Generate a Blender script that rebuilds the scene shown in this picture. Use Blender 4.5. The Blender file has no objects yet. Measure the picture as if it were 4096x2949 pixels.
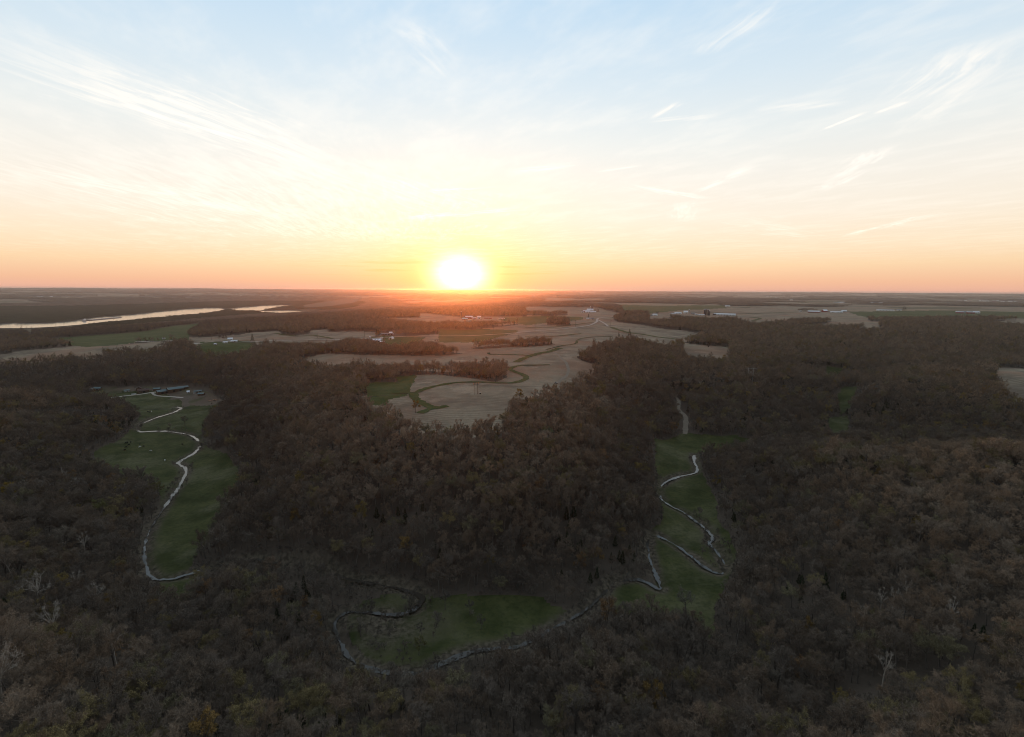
import bpy, bmesh, math, random
import numpy as np
from mathutils import Vector, Matrix, Euler

random.seed(7)
rng = np.random.default_rng(11)
SC = bpy.context.scene
COL = SC.collection

# ------------------------------------------------------------------ camera
W_PX, H_PX = 4096.0, 2949.0
FPX = 2048.0
CAM_Z = 200.0
PITCH = math.radians(8.74)
ROLL = math.radians(0.32)
_f = np.array([0, math.cos(PITCH), -math.sin(PITCH)])
_r = np.array([1.0, 0, 0]); _u = np.array([0, math.sin(PITCH), math.cos(PITCH)])
RV = _r * math.cos(ROLL) + _u * math.sin(ROLL)
UV = -_r * math.sin(ROLL) + _u * math.cos(ROLL)
FV = _f
cam_d = bpy.data.cameras.new('camera'); cam = bpy.data.objects.new('camera', cam_d)
COL.objects.link(cam)
cam_d.sensor_width = 36.0; cam_d.lens = 36.0 * FPX / W_PX
cam_d.clip_start = 1.0; cam_d.clip_end = 300000.0
m = Matrix(((RV[0], UV[0], -FV[0], 0), (RV[1], UV[1], -FV[1], 0), (RV[2], UV[2], -FV[2], CAM_Z), (0, 0, 0, 1)))
cam.matrix_world = m
SC.camera = cam

def ray(px, py):
    d = FV + RV * ((px - W_PX / 2) / FPX) - UV * ((py - H_PX / 2) / FPX)
    return d / np.linalg.norm(d)

def project(P):
    q = np.asarray(P, float) - np.array([0, 0, CAM_Z])
    z = q @ FV
    zz = np.where(np.abs(z) < 1e-6, 1e-6, z)
    return W_PX / 2 + FPX * (q @ RV) / zz, H_PX / 2 - FPX * (q @ UV) / zz, z

# ------------------------------------------------------------------ render / exposure
SC.render.engine = 'CYCLES'
SC.view_settings.view_transform = 'Standard'
SC.view_settings.look = 'None'
SC.view_settings.exposure = 0.0
SC.view_settings.gamma = 1.0
cy = SC.cycles
cy.max_bounces = 4; cy.diffuse_bounces = 1; cy.glossy_bounces = 2; cy.transmission_bounces = 2
cy.volume_bounces = 0; cy.transparent_max_bounces = 4
cy.caustics_reflective = False; cy.caustics_refractive = False
cy.use_denoising = True
cy.sample_clamp_indirect = 4.0
cy.use_adaptive_sampling = False
cy.filter_width = 1.0
cy.use_light_tree = False

# ------------------------------------------------------------------ sun + sky
SUN_AZ = math.radians(-5.75)      # from +Y, negative is towards -X
SUN_EL = math.radians(1.35)
SDIR = np.array([math.sin(SUN_AZ) * math.cos(SUN_EL), math.cos(SUN_AZ) * math.cos(SUN_EL), math.sin(SUN_EL)])
sun_d = bpy.data.lights.new('sun', 'SUN'); sun = bpy.data.objects.new('sun', sun_d); COL.objects.link(sun)
sun_d.energy = 1.05; sun_d.color = (1.0, 0.23, 0.05); sun_d.angle = math.radians(0.6)
sun.rotation_euler = Vector(SDIR).to_track_quat('Z', 'Y').to_euler()

world = bpy.data.worlds.new('World'); SC.world = world; world.use_nodes = True
WT = world.node_tree; WT.nodes.clear()
class NT:
    """small helper for building node trees"""
    def __init__(s, t): s.t = t
    def n(s, typ, **kw):
        o = s.t.nodes.new(typ)
        for k, v in kw.items(): setattr(o, k, v)
        return o
    def put(s, sock, v):
        if hasattr(v, 'is_linked') or hasattr(v, 'links'): s.t.links.new(v, sock)
        else: sock.default_value = v
    def m(s, op, a, b=None, c=None, clamp=False):
        o = s.n('ShaderNodeMath', operation=op); o.use_clamp = clamp
        s.put(o.inputs[0], a)
        if b is not None: s.put(o.inputs[1], b)
        if c is not None: s.put(o.inputs[2], c)
        return o.outputs[0]
    def v(s, op, a, b=None):
        o = s.n('ShaderNodeVectorMath', operation=op); s.put(o.inputs[0], a)
        if b is not None: s.put(o.inputs[1], b)
        return o.outputs['Value'] if op in ('DOT_PRODUCT', 'LENGTH', 'DISTANCE') else o.outputs[0]
    def mix(s, fac, a, b, typ='MIX'):
        o = s.n('ShaderNodeMix', data_type='RGBA', blend_type=typ); o.clamp_factor = True
        s.put(o.inputs[0], fac)
        s.put(o.inputs[6], a if not isinstance(a, tuple) or len(a) == 4 else (*a, 1))
        s.put(o.inputs[7], b if not isinstance(b, tuple) or len(b) == 4 else (*b, 1))
        return o.outputs[2]
    def ramp(s, fac, stops, interp='LINEAR'):
        o = s.n('ShaderNodeValToRGB'); o.color_ramp.interpolation = interp
        e = o.color_ramp.elements
        while len(e) < len(stops): e.new(0.5)
        for k, (p, c) in enumerate(stops): e[k].position = p; e[k].color = (*c, 1)
        s.put(o.inputs[0], fac)
        return o.outputs[0]
    def smooth(s, x, lo, hi):
        o = s.n('ShaderNodeMapRange', interpolation_type='SMOOTHSTEP')
        s.put(o.inputs[0], x); o.inputs[1].default_value = lo; o.inputs[2].default_value = hi
        return o.outputs[0]
    def noise(s, vec, scale, detail=4, rough=0.55, dist=0.0):
        o = s.n('ShaderNodeTexNoise'); s.put(o.inputs['Vector'], vec); o.inputs['Scale'].default_value = scale
        o.inputs['Detail'].default_value = detail; o.inputs['Roughness'].default_value = rough
        o.inputs['Distortion'].default_value = dist
        return o.outputs['Fac']
    def comb(s, x, y, z=0.0):
        o = s.n('ShaderNodeCombineXYZ')
        for k, v in enumerate((x, y, z)): s.put(o.inputs[k], v)
        return o.outputs[0]

def build_world():
    g = NT(WT)
    tc = g.n('ShaderNodeTexCoord')
    d = g.v('NORMALIZE', tc.outputs['Generated'])
    sep = g.n('ShaderNodeSeparateXYZ'); g.put(sep.inputs[0], d)
    z = sep.outputs[2]
    zc = g.m('MAXIMUM', z, 0.0)
    base = g.ramp(zc, [(0.0, (.86, .46, .34)), (.015, (.92, .53, .34)), (.045, (.97, .69, .43)), (.075, (.98, .79, .57)), (.127, (.96, .86, .73)),
                       (.187, (.91, .87, .80)), (.255, (.81, .85, .85)), (.337, (.67, .79, .88)), (.46, (.50, .70, .89)), (1.0, (.52, .62, .74))])
    cosS = g.v('DOT_PRODUCT', d, tuple(SDIR))
    # dusk: the half of the sky away from the sun is dimmer
    dim = g.m('MULTIPLY_ADD', g.smooth(cosS, -0.8, 0.72), 0.56, 0.44)
    base = g.v('MULTIPLY', base, g.comb(dim, dim, dim))
    ang = g.m('ARCCOSINE', g.m('MINIMUM', cosS, 0.999999))
    # aureole of the low sun, wider along the horizon than upwards
    dz = g.m('SUBTRACT', z, float(SDIR[2]))
    ang2 = g.m('SQRT', g.m('ADD', g.m('MULTIPLY', ang, ang), g.m('MULTIPLY', g.m('MULTIPLY', dz, dz), 1.6)))
    glow = g.m('POWER', 2.71828, g.m('MULTIPLY', ang2, -13.5))
    col = g.mix(g.m('MULTIPLY', glow, 1.25, clamp=True), base, (1.0, .72, .13))
    wide = g.m('POWER', 2.71828, g.m('MULTIPLY', ang, -2.6))
    up = g.smooth(z, 0.03, 0.26)
    col = g.v('ADD', col, g.v('MULTIPLY', (.15, .13, .09), g.comb(*[g.m('MULTIPLY', wide, up)] * 3)))
    # clouds in the plane of a high thin deck: q = d.xy / d.z
    zq = g.m('MAXIMUM', z, 0.02)
    qx = g.m('DIVIDE', sep.outputs[0], zq); qy = g.m('DIVIDE', sep.outputs[1], zq)
    q = g.comb(qx, qy, 0.0)
    def qp(px, py):
        r_ = ray(px, py); return (r_[0] / r_[2], r_[1] / r_[2])
    warp = g.noise(q, 1.1, 2, .6)
    n_coarse = g.noise(g.comb(g.m('MULTIPLY_ADD', qy, .35, qx), g.m('MULTIPLY', qy, .55), 1.7), 2.6, 4, .65)
    # wisps: fibres drawn out along four headings
    fibres = []
    HEAD = (72, 97, 38, 152)
    for k in range(4):
        ca, sa = math.cos(math.radians(HEAD[k])), math.sin(math.radians(HEAD[k]))
        fa = g.m('ADD', g.m('MULTIPLY', qx, ca * .8), g.m('MULTIPLY', qy, sa * .8)); fc = g.m('ADD', g.m('MULTIPLY', qx, -sa * 5.5), g.m('MULTIPLY', qy, ca * 5.5))
        fibres.append(g.noise(g.comb(g.m('MULTIPLY_ADD', warp, 1.2, fa), g.m('MULTIPLY_ADD', warp, 1.0, fc), 2.0 * k), 2.4, 4, .68))
    total = None
    # ends in pixels of the photograph's sky, half width as a share of the length, strength, grain along, grain across
    streaks = [((-260, 60), (1330, 690), .17, .62, 1.6, 7), ((420, 400), (1260, 650), .05, .45, 3, 14), ((-500, 330), (1500, 980), .34, .42, 1, 4), ((900, 560), (1900, 860), .22, .35, 1, 4),
               ((-250, 610), (1180, 880), .10, .45, 2, 9), 
               ((1600, 40), (1780, 330), .16, .22, 2, 8),
               ((3120, -20), (2790, 230), .13, .42, 3, 8), ((2570, 490), (2880, 465), .13, .75, 3, 9),
               ((2580, 480), (2740, 405), .16, .62, 3, 9),
               ((2980, 450), (3440, 400), .14, .25, 3, 6), ((3540, 440), (4000, 120), .16, .30, 2, 7), ((3250, 535), (3480, 440), .05, .55, 3, 10),
               ((3480, 460), (3640, 400), .14, .62, 3, 7), ((3260, 775), (3610, 560), .07, .85, 2, 9), ((3560, 560), (4110, 130), .09, .30, 2, 9),
               ((2010, 700), (2330, 650), .14, .55, 3, 9), ((2370, 690), (2580, 660), .10, .42, 3, 8),
               ((2480, 735), (2850, 800), .08, .75, 3, 9), ((2760, 780), (3040, 655), .06, .80, 3, 9),
               ((2720, 890), (2760, 800), .10, .45, 3, 9), ((2900, 850), (3250, 960), .10, .30, 2, 9),
               ((3330, 955), (3830, 835), .05, .60, 3, 9), ((1560, 880), (2150, 830), .10, .55, 3, 9), ((1650, 770), (2030, 740), .10, .5, 3, 9)]
    for (a, b, hw, amp, ka, kc) in streaks:
        ax, ay = qp(*a); bx, by = qp(*b)
        L = math.hypot(bx - ax, by - ay); tx, ty = (bx - ax) / L, (by - ay) / L
        rx = g.m('SUBTRACT', qx, ax); ry = g.m('SUBTRACT', qy, ay)
        al = g.m('ADD', g.m('MULTIPLY', rx, tx / L), g.m('MULTIPLY', ry, ty / L))
        ac = g.m('ADD', g.m('MULTIPLY', rx, -ty / L), g.m('MULTIPLY', ry, tx / L))
        ac = g.m('ADD', ac, g.m('MULTIPLY', g.m('SUBTRACT', warp, .5), hw * 1.6))
        hd = math.degrees(math.atan2(ty, tx)) % 180
        nn = fibres[min(range(4), key=lambda k: min(abs(hd - HEAD[k]), 180 - abs(hd - HEAD[k])))]
        acn = g.m('ADD', g.m('ABSOLUTE', ac), g.m('MULTIPLY', g.m('SUBTRACT', .5, nn), hw * 2.0))
        mk = g.m('SUBTRACT', 1.0, g.smooth(acn, -hw * .2, hw * 1.1))
        tp = g.m('MULTIPLY', g.smooth(al, 0.0, .35), g.m('SUBTRACT', 1.0, g.smooth(al, .7, 1.0)))
        k = g.m('MULTIPLY', g.m('MULTIPLY', mk, tp), g.m('MULTIPLY', g.smooth(nn, .30, .66), min(1.0, amp * (1.15 if a[0] < 1300 else 1.45))))
        total = k if total is None else g.m('ADD', total, k)
    # thin even veil
    veil = g.m('MULTIPLY', g.smooth(n_coarse, .40, .75), .26)
    total = g.m('ADD', total, veil, clamp=True)
    hi = g.smooth(z, .0, .18)
    ccol = g.mix(hi, (1.12, .98, .74), (1.12, 1.05, .96))
    ccol = g.v('MULTIPLY', ccol, g.comb(dim, dim, dim))
    ccol = g.v('ADD', ccol, g.v('MULTIPLY', (.16, .15, .12), g.comb(wide, wide, wide)))
    col = g.mix(g.m('MULTIPLY', total, g.smooth(z, .02, .08)), col, ccol)
    # thin dusky bars of low cloud by the sun
    bar = g.noise(g.comb(g.m('MULTIPLY', sep.outputs[0], 7.0), g.m('MULTIPLY', z, 150.0), 3.0), 1.0, 3, .5)
    az = g.m('ABSOLUTE', g.m('ADD', sep.outputs[0], .13))
    bmask = g.m('MULTIPLY', g.m('MULTIPLY', g.smooth(z, .018, .03), g.m('SUBTRACT', 1.0, g.smooth(z, .045, .065))), g.m('SUBTRACT', 1.0, g.smooth(az, .12, .34)))
    col = g.mix(g.m('MULTIPLY', g.m('MULTIPLY', bmask, g.smooth(bar, .52, .68)), .35), col, (.80, .48, .16))
    # the disc and its blown-out core
    sx_ = g.m('SUBTRACT', g.m('ARCTAN2', sep.outputs[0], sep.outputs[1]), SUN_AZ)
    sz_ = g.m('SUBTRACT', z, math.sin(SUN_EL) + .006)
    dd = g.m('ADD', g.m('MULTIPLY', g.m('MULTIPLY', sx_, sx_), 1 / (2 * math.radians(1.8) ** 2)), g.m('MULTIPLY', g.m('MULTIPLY', sz_, sz_), 1 / (2 * math.radians(1.25) ** 2)))
    core = g.m('POWER', 2.71828, g.m('MULTIPLY', dd, -1.0))
    core = g.m('MULTIPLY', core, g.m('MULTIPLY_ADD', bar, .5, .75))
    halo = g.m('POWER', 2.71828, g.m('MULTIPLY', ang2, -15.0))
    col = g.v('ADD', col, g.v('MULTIPLY', (2.3, 2.1, 1.7), g.comb(core, core, core)))
    col = g.v('ADD', col, g.v('MULTIPLY', (.25, .21, .06), g.comb(halo, halo, halo)))
    sky = g.n('ShaderNodeTexSky', sky_type='NISHITA'); sky.sun_disc = False
    sky.sun_elevation = SUN_EL; sky.sun_rotation = SUN_AZ; sky.altitude = 300; sky.dust_density = 2.0
    col = g.v('ADD', g.v('MULTIPLY', col, (.97, .97, .97)), g.v('MULTIPLY', sky.outputs[0], (.02, .02, .02)))
    bg = g.n('ShaderNodeBackground'); g.put(bg.inputs[0], col); bg.inputs[1].default_value = 1.0
    out = g.n('ShaderNodeOutputWorld'); WT.links.new(bg.outputs[0], out.inputs[0])
build_world()
world.cycles.sampling_method = 'MANUAL'; world.cycles.sample_map_resolution = 1024

# ------------------------------------------------------------------ generic helpers
MATS = {}
def tag(o, label=None, cat=None, group=None, kind=None):
    if label: o['label'] = label
    if cat: o['category'] = cat
    if group: o['group'] = group
    if kind: o['kind'] = kind
    return o
def link(o, parent=None):
    COL.objects.link(o)
    if parent is not None: o.parent = parent
    return o
def empty(name, loc, rz=0.0):
    o = bpy.data.objects.new(name, None); o.empty_display_size = 1.0
    o.location = loc; o.rotation_euler = (0, 0, rz)
    return link(o)
def mesh_np(name, verts, faces_idx, loop_counts, mat=None, smooth=False):
    me = bpy.data.meshes.new(name)
    verts = np.ascontiguousarray(verts, np.float32); faces_idx = np.ascontiguousarray(faces_idx, np.int32)
    me.vertices.add(len(verts)); me.vertices.foreach_set('co', verts.ravel())
    me.loops.add(len(faces_idx)); me.loops.foreach_set('vertex_index', faces_idx)
    lc = np.asarray(loop_counts, np.int32); st = np.zeros(len(lc), np.int32); st[1:] = np.cumsum(lc)[:-1]
    me.polygons.add(len(lc)); me.polygons.foreach_set('loop_start', st); me.polygons.foreach_set('loop_total', lc)
    me.polygons.foreach_set('use_smooth', np.full(len(lc), smooth))
    me.update(calc_edges=True)
    if mat: me.materials.append(mat)
    return me
def fattr(me, name, vals):
    a = me.attributes.new(name, 'FLOAT', 'POINT'); a.data.foreach_set('value', np.ascontiguousarray(vals, np.float32))

# ------------------------------------------------------------------ materials
def principled(name, color, rough=.8, spec=.3, var=0.0, scale=1.0, metal=0.0, bump=0.0):
    mt = bpy.data.materials.new(name); mt.use_nodes = True
    g = NT(mt.node_tree); b = mt.node_tree.nodes['Principled BSDF']
    b.inputs['Roughness'].default_value = rough; b.inputs['Specular IOR Level'].default_value = spec
    b.inputs['Metallic'].default_value = metal
    if var > 0:
        tc = g.n('ShaderNodeTexCoord')
        n1 = g.noise(tc.outputs['Object'], scale, 5, .6)
        k = g.m('MULTIPLY_ADD', n1, 2 * var, 1 - var)
        g.put(b.inputs['Base Color'], g.v('MULTIPLY', color, g.comb(k, k, k)))
        if bump:
            bp = g.n('ShaderNodeBump'); bp.inputs['Strength'].default_value = bump; bp.inputs['Distance'].default_value = .05
            g.put(bp.inputs['Height'], n1); g.put(b.inputs['Normal'], bp.outputs[0])
    else:
        b.inputs['Base Color'].default_value = (*color, 1)
    MATS[name] = mt
    return mt

def mat_tree(name, bark):
    mt = bpy.data.materials.new(name); mt.use_nodes = True
    g = NT(mt.node_tree); b = mt.node_tree.nodes['Principled BSDF']
    b.inputs['Roughness'].default_value = .95; b.inputs['Specular IOR Level'].default_value = .08
    tip = g.n('ShaderNodeAttribute', attribute_name='tip')
    tint = g.n('ShaderNodeAttribute', attribute_name='tint', attribute_type='INSTANCER')
    tc = g.n('ShaderNodeTexCoord')
    n1 = g.noise(tc.outputs['Object'], .35, 3, .6)
    k = g.m('MULTIPLY_ADD', n1, .8, .6)
    c = g.mix(tip.outputs['Fac'], bark, tint.outputs['Color'])
    g.put(b.inputs['Base Color'], g.v('MULTIPLY', c, g.comb(k, k, k)))
    MATS[name] = mt
    return mt
mat_tree('bark_and_twigs', (.135, .112, .093))
mat_tree('pale_bark', (.36, .31, .255))

def mat_land(name, kind):
    """ground covers; bank = dry pale grass beside the creek, open/green = crop land cover of the wide ground"""
    mt = bpy.data.materials.new(name); mt.use_nodes = True
    g = NT(mt.node_tree); b = mt.node_tree.nodes['Principled BSDF']
    b.inputs['Roughness'].default_value = .95; b.inputs['Specular IOR Level'].default_value = .05
    geo = g.n('ShaderNodeNewGeometry'); P = geo.outputs['Position']
    big = g.noise(P, .006, 5, .55); mid = g.noise(P, .035, 5, .6); fine = g.noise(P, .35, 4, .6)
    # furrows run along gentle contours
    wv = g.n('ShaderNodeTexWave', wave_type='BANDS', bands_direction='Y'); g.put(wv.inputs[0], P)
    wv.inputs['Scale'].default_value = .045; wv.inputs['Distortion'].default_value = 5.0; wv.inputs['Detail'].default_value = 3
    wv.inputs['Detail Scale'].default_value = .12
    streak = wv.outputs['Fac']
    litter = g.mix(mid, (.055, .042, .032), (.105, .082, .062))
    stub = g.mix(mid, (.150, .114, .076), (.270, .210, .145))
    stub = g.mix(g.m('MULTIPLY', g.smooth(streak, .35, .95), .42), stub, (.35, .28, .195))
    stub = g.mix(g.m('MULTIPLY', g.smooth(g.noise(P, .014, 5, .6), .44, .62), .55), stub, (.100, .075, .056))
    stub = g.mix(g.m('MULTIPLY', g.smooth(g.noise(P, .024, 4, .65), .54, .68), .55), stub, (.37, .30, .215))
    stub = g.mix(g.m('MULTIPLY', g.smooth(big, .48, .64), .5), stub, (.255, .125, .075))
    stub = g.mix(g.m('MULTIPLY', g.smooth(fine, .45, .75), .35), stub, (.10, .075, .057))
    grass = g.mix(g.smooth(mid, .3, .7), (.033, .040, .013), (.076, .078, .030))
    grass = g.mix(g.m('MULTIPLY', g.smooth(g.noise(P, .018, 6, .65), 0.46, .66), .65), grass, (.125, .115, .065))
    grass = g.mix(g.m('MULTIPLY', g.smooth(fine, .42, .7), .5), grass, (.020, .028, .011))
    if kind == 'ground':
        op = g.n('ShaderNodeAttribute', attribute_name='open').outputs['Fac']
        gr = g.n('ShaderNodeAttribute', attribute_name='green').outputs['Fac']
        c = g.mix(op, litter, stub); c = g.mix(gr, c, g.mix(.25, grass, (.10, .085, .05)))
    elif kind == 'stubble':
        c = stub
    elif kind == 'crop':
        c = g.mix(.45, grass, (.048, .074, .018))
    else:
        c = grass
    bk = g.n('ShaderNodeAttribute', attribute_name='bank').outputs['Fac']
    dry = g.mix(g.smooth(fine, .3, .7), (.038, .032, .022), (.140, .112, .080))
    c = g.mix(g.m('MULTIPLY', bk, g.smooth(mid, .30, .55)), c, dry)
    g.put(b.inputs['Base Color'], c)
    bp = g.n('ShaderNodeBump'); bp.inputs['Strength'].default_value = .6; bp.inputs['Distance'].default_value = .6
    g.put(bp.inputs['Height'], g.m('ADD', mid, fine)); g.put(b.inputs['Normal'], bp.outputs[0])
    MATS[name] = mt
    return mt
for nm, k in (('ground_cover', 'ground'), ('corn_stubble', 'stubble'), ('pasture_grass', 'grass'), ('young_crop', 'crop')):
    mat_land(nm, k)

def mat_water(name, base, rough, ripple, dist):
    mt = bpy.data.materials.new(name); mt.use_nodes = True
    g = NT(mt.node_tree); b = mt.node_tree.nodes['Principled BSDF']
    b.inputs['Base Color'].default_value = (*base, 1); b.inputs['Roughness'].default_value = rough
    b.inputs['IOR'].default_value = 1.33; b.inputs['Specular IOR Level'].default_value = .5
    geo = g.n('ShaderNodeNewGeometry')
    bp = g.n('ShaderNodeBump'); bp.inputs['Strength'].default_value = ripple; bp.inputs['Distance'].default_value = dist
    g.put(bp.inputs['Height'], g.noise(geo.outputs['Position'], .5, 4, .6)); g.put(b.inputs['Normal'], bp.outputs[0])
    MATS[name] = mt
mat_water('creek_water', (.045, .038, .029), .12, .25, .10)
mat_water('river_water', (.20, .185, .16), .10, .06, .25)
principled('gravel', (.36, .31, .26), .9, .1, .25, .3)
principled('asphalt', (.24, .22, .20), .85, .2, .15, .2)
principled('track_dirt', (.20, .165, .125), .95, .05, .35, .25)
principled('bare_dirt', (.115, .088, .066), .95, .05, .4, .15)
principled('white_paint', (.64, .63, .61), .6, .3, .06, .6)
principled('metal_roof', (.66, .68, .70), .35, .5, .10, .4, metal=.3)
principled('white_roof', (.60, .61, .63), .5, .4, .08, .4)
principled('teal_roof', (.060, .100, .100), .5, .4, .15, .5)
principled('brown_roof', (.085, .055, .045), .8, .2, .25, .8)
principled('grey_roof', (.22, .22, .225), .75, .25, .2, .6)
principled('red_paint', (.23, .035, .028), .75, .2, .2, .5)
principled('timber_brown', (.11, .07, .045), .85, .15, .3, 1.0)
principled('grey_board', (.30, .29, .27), .8, .2, .15, .5)
principled('dark_opening', (.018, .017, .016), .8, .2)
principled('window_glass', (.03, .035, .04), .08, .6)
principled('blue_steel', (.018, .022, .034), .35, .5, .1, .4)
principled('concrete', (.40, .385, .36), .85, .2, .15, .4)
principled('pole_wood', (.085, .062, .045), .9, .1, .2, .5)
principled('insulator_sunset_tint', (.55, .20, .07), .5, .4)  # orange evening light on the insulators is put into their base colour
principled('cable', (.06, .055, .05), .5, .4)
principled('cow_black', (.012, .011, .010), .7, .2)
principled('cow_white', (.72, .68, .62), .8, .2, .1, 1.0)
principled('hull_rust', (.14, .075, .055), .7, .3, .25, .2)
principled('barge_cover', (.32, .28, .25), .7, .3, .15, .1)
principled('car_paint', (.05, .05, .055), .25, .6)
principled('tyre', (.015, .015, .015), .9, .1)
principled('log_wood', (.38, .23, .15), .9, .1, .3, .6)
principled('needles', (.018, .030, .014), .9, .1, .3, .8)

# ------------------------------------------------------------------ traced lines (pixels of the photograph; laid on the terrain below)
CREEK_A = [(707,1627),(724,1632),(698,1647),(670,1657),(636,1667),(609,1677),(584,1688),(565,1693),(546,1706),(544,1717),(562,1727),(609,1724),(664,1723),
           (707,1728),(735,1732),(763,1741),(784,1753),(806,1772),(794,1792),(778,1810),(757,1822),(732,1835),(712,1849),(729,1860),(741,1869),(744,1887),(732,1912),
           (713,1947),(689,1981),(669,2010),(645,2044),(626,2073),(606,2107),(587,2151),(577,2199),(580,2258),(610,2310),(679,2316),(728,2304),(825,2277),(922,2258),
           (1019,2248),(1078,2261),(1260,2285),(1390,2330),(1520,2346),(1640,2368),(1690,2395),(1650,2440),(1572,2456),(1458,2443),(1376,2450),(1338,2495),(1359,2558),
           (1385,2610),(1442,2656),(1546,2688),(1676,2688),(1780,2646),(1884,2604),(1988,2589),(2080,2578),(2200,2515),(2330,2445),(2400,2385),(2450,2338),(2522,2316),
           (2583,2326),(2637,2356),(2634,2324),(2613,2274),(2596,2227),(2590,2173),(2610,2138),(2664,2157),(2718,2187),(2771,2227),(2825,2268),(2879,2290),(2908,2276),
           (2893,2241),(2866,2200),(2836,2170),(2852,2150),(2825,2113),(2785,2082),(2731,2045),(2677,2019),(2643,1992),(2633,1960),(2664,1928),(2718,1907),(2781,1891),(2788,1870),(2778,1850),(2776,1822)]
PASTURE = [(377,1590),(490,1571),(600,1566),(700,1592),(744,1626),(886,1618),(840,1653),(820,1690),(800,1725),(812,1772),(831,1798),(905,1816),(954,1866),(951,1913),(917,1972),
           (888,2040),(844,2112),(786,2185),(757,2272),(690,2310),(600,2285),(587,2204),(606,2122),(640,2059),(640,1985),(615,1925),(558,1900),(422,1872),(369,1840),(388,1802),
           (436,1778),(509,1734),(545,1700),(555,1665),(540,1640),(500,1613),(417,1600)]
MEADOW_C = [(1759,2391),(1988,2386),(2180,2400),(2260,2450),(2180,2500),(1988,2547),(1780,2599),(1702,2651),(1546,2656),(1458,2620),(1406,2558),(1380,2474),(1416,2433),(1572,2380),(1676,2385)]
MEADOW_R = [(2616,1756),(2738,1734),(2872,1744),(3014,1763),(2973,1783),(2879,1796),(2790,1812),(2812,1904),(2859,1998),(2872,2079),(2926,2160),(2940,2227),(2906,2322),(2866,2402),
            (2859,2510),(2832,2530),(2798,2470),(2731,2429),(2623,2436),(2468,2436),(2428,2396),(2475,2350),(2536,2328),(2616,2350),(2640,2300),(2612,2214),(2623,2180),(2603,2142),
            (2640,2100),(2643,2059),(2637,1998),(2623,1958),(2630,1917),(2616,1850)]
MEADOW_L = [(650,2325),(730,2312),(800,2300),(770,2370),(700,2400),(640,2370)]

# ------------------------------------------------------------------ terrain
def hz(px):  # horizon line in the picture
    return 1159 + (px - 2048) / 4096 * 23
def plane_xy(px, py, z):
    d = ray(px, py); t = (z - CAM_Z) / d[2]
    return d[0] * t, d[1] * t
GP = []     # x, y, z
def gpt(px, py, z): x, y = plane_xy(px, py, z); GP.append((x, y, z))
def cpt(px, py, z, h=14.0): x, y = plane_xy(px, py, z + h); GP.append((x, y, z))
def dpt(px, dist, z):
    d = ray(px, hz(px)); a = math.atan2(d[0], d[1]); GP.append((dist * math.sin(a), dist * math.cos(a), z))
for p in CREEK_A[::2]: gpt(*p, 0.0)
for p in PASTURE[::2] + MEADOW_C[::2] + MEADOW_R[::2]: gpt(*p, 1.0)
for p in [(600,1566,4),(740,1575,4),(880,1600,4),(450,1570,4),(480,1590,1),
          # central plateau
          (1474,1581,63),(1650,1640,63),(1703,1673,62),(1859,1676,64),(2000,1658,64),(2045,1634,63),(1900,1577,69),(1700,1540,67),(2100,1540,69),(2213,1546,66),(2291,1517,66),
          (1600,1500,65),(2000,1480,71),(2300,1450,72),(2250,1400,76),(2000,1420,71),(1700,1430,65),(1300,1432,61),(1200,1450,57),(2400,1350,78),(2100,1370,74),(2100,1340,76),
          (1700,1350,70),(1500,1370,66),(1100,1352,62),(925,1370,60),(2400,1270,88),(2200,1300,82),(1930,1275,80),(1600,1278,76),(1300,1325,62),(2900,1260,84),(2700,1330,78),
          (2850,1400,68),(3250,1255,82),(3600,1250,82),(4050,1255,82),(3300,1300,76),(4050,1500,60),(1900,1345,74),(2600,1345,76),(2300,1235,90),(2100,1268,82),
          (0,1425,40),(230,1402,42),(412,1386,46),(600,1374,50),(800,1366,55),(680,1310,20),(400,1350,34),(90,1345,14),(200,1365,28),
          # river bottom land and the far bluffs
          (100,1330,-12),(250,1318,-14),(0,1335,-12),(450,1292,-14),(340,1300,-15),(630,1272,-16),(100,1305,-19),(250,1298,-19),(400,1278,-19),(600,1255,-19),(800,1240,-19),(950,1232,-19),
          (1100,1225,-19),(1350,1210,-19),(1190,1250,-19),(0,1285,-19),(0,1260,-18),(300,1262,-18),(600,1236,-18),(900,1220,-18),(1150,1212,-18),
          (0,1228,0),(300,1225,5),(600,1215,5),(900,1205,5),(0,1200,40),(300,1195,45),(600,1192,45),(900,1190,40),(1200,1198,20)]: gpt(*p)
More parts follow.
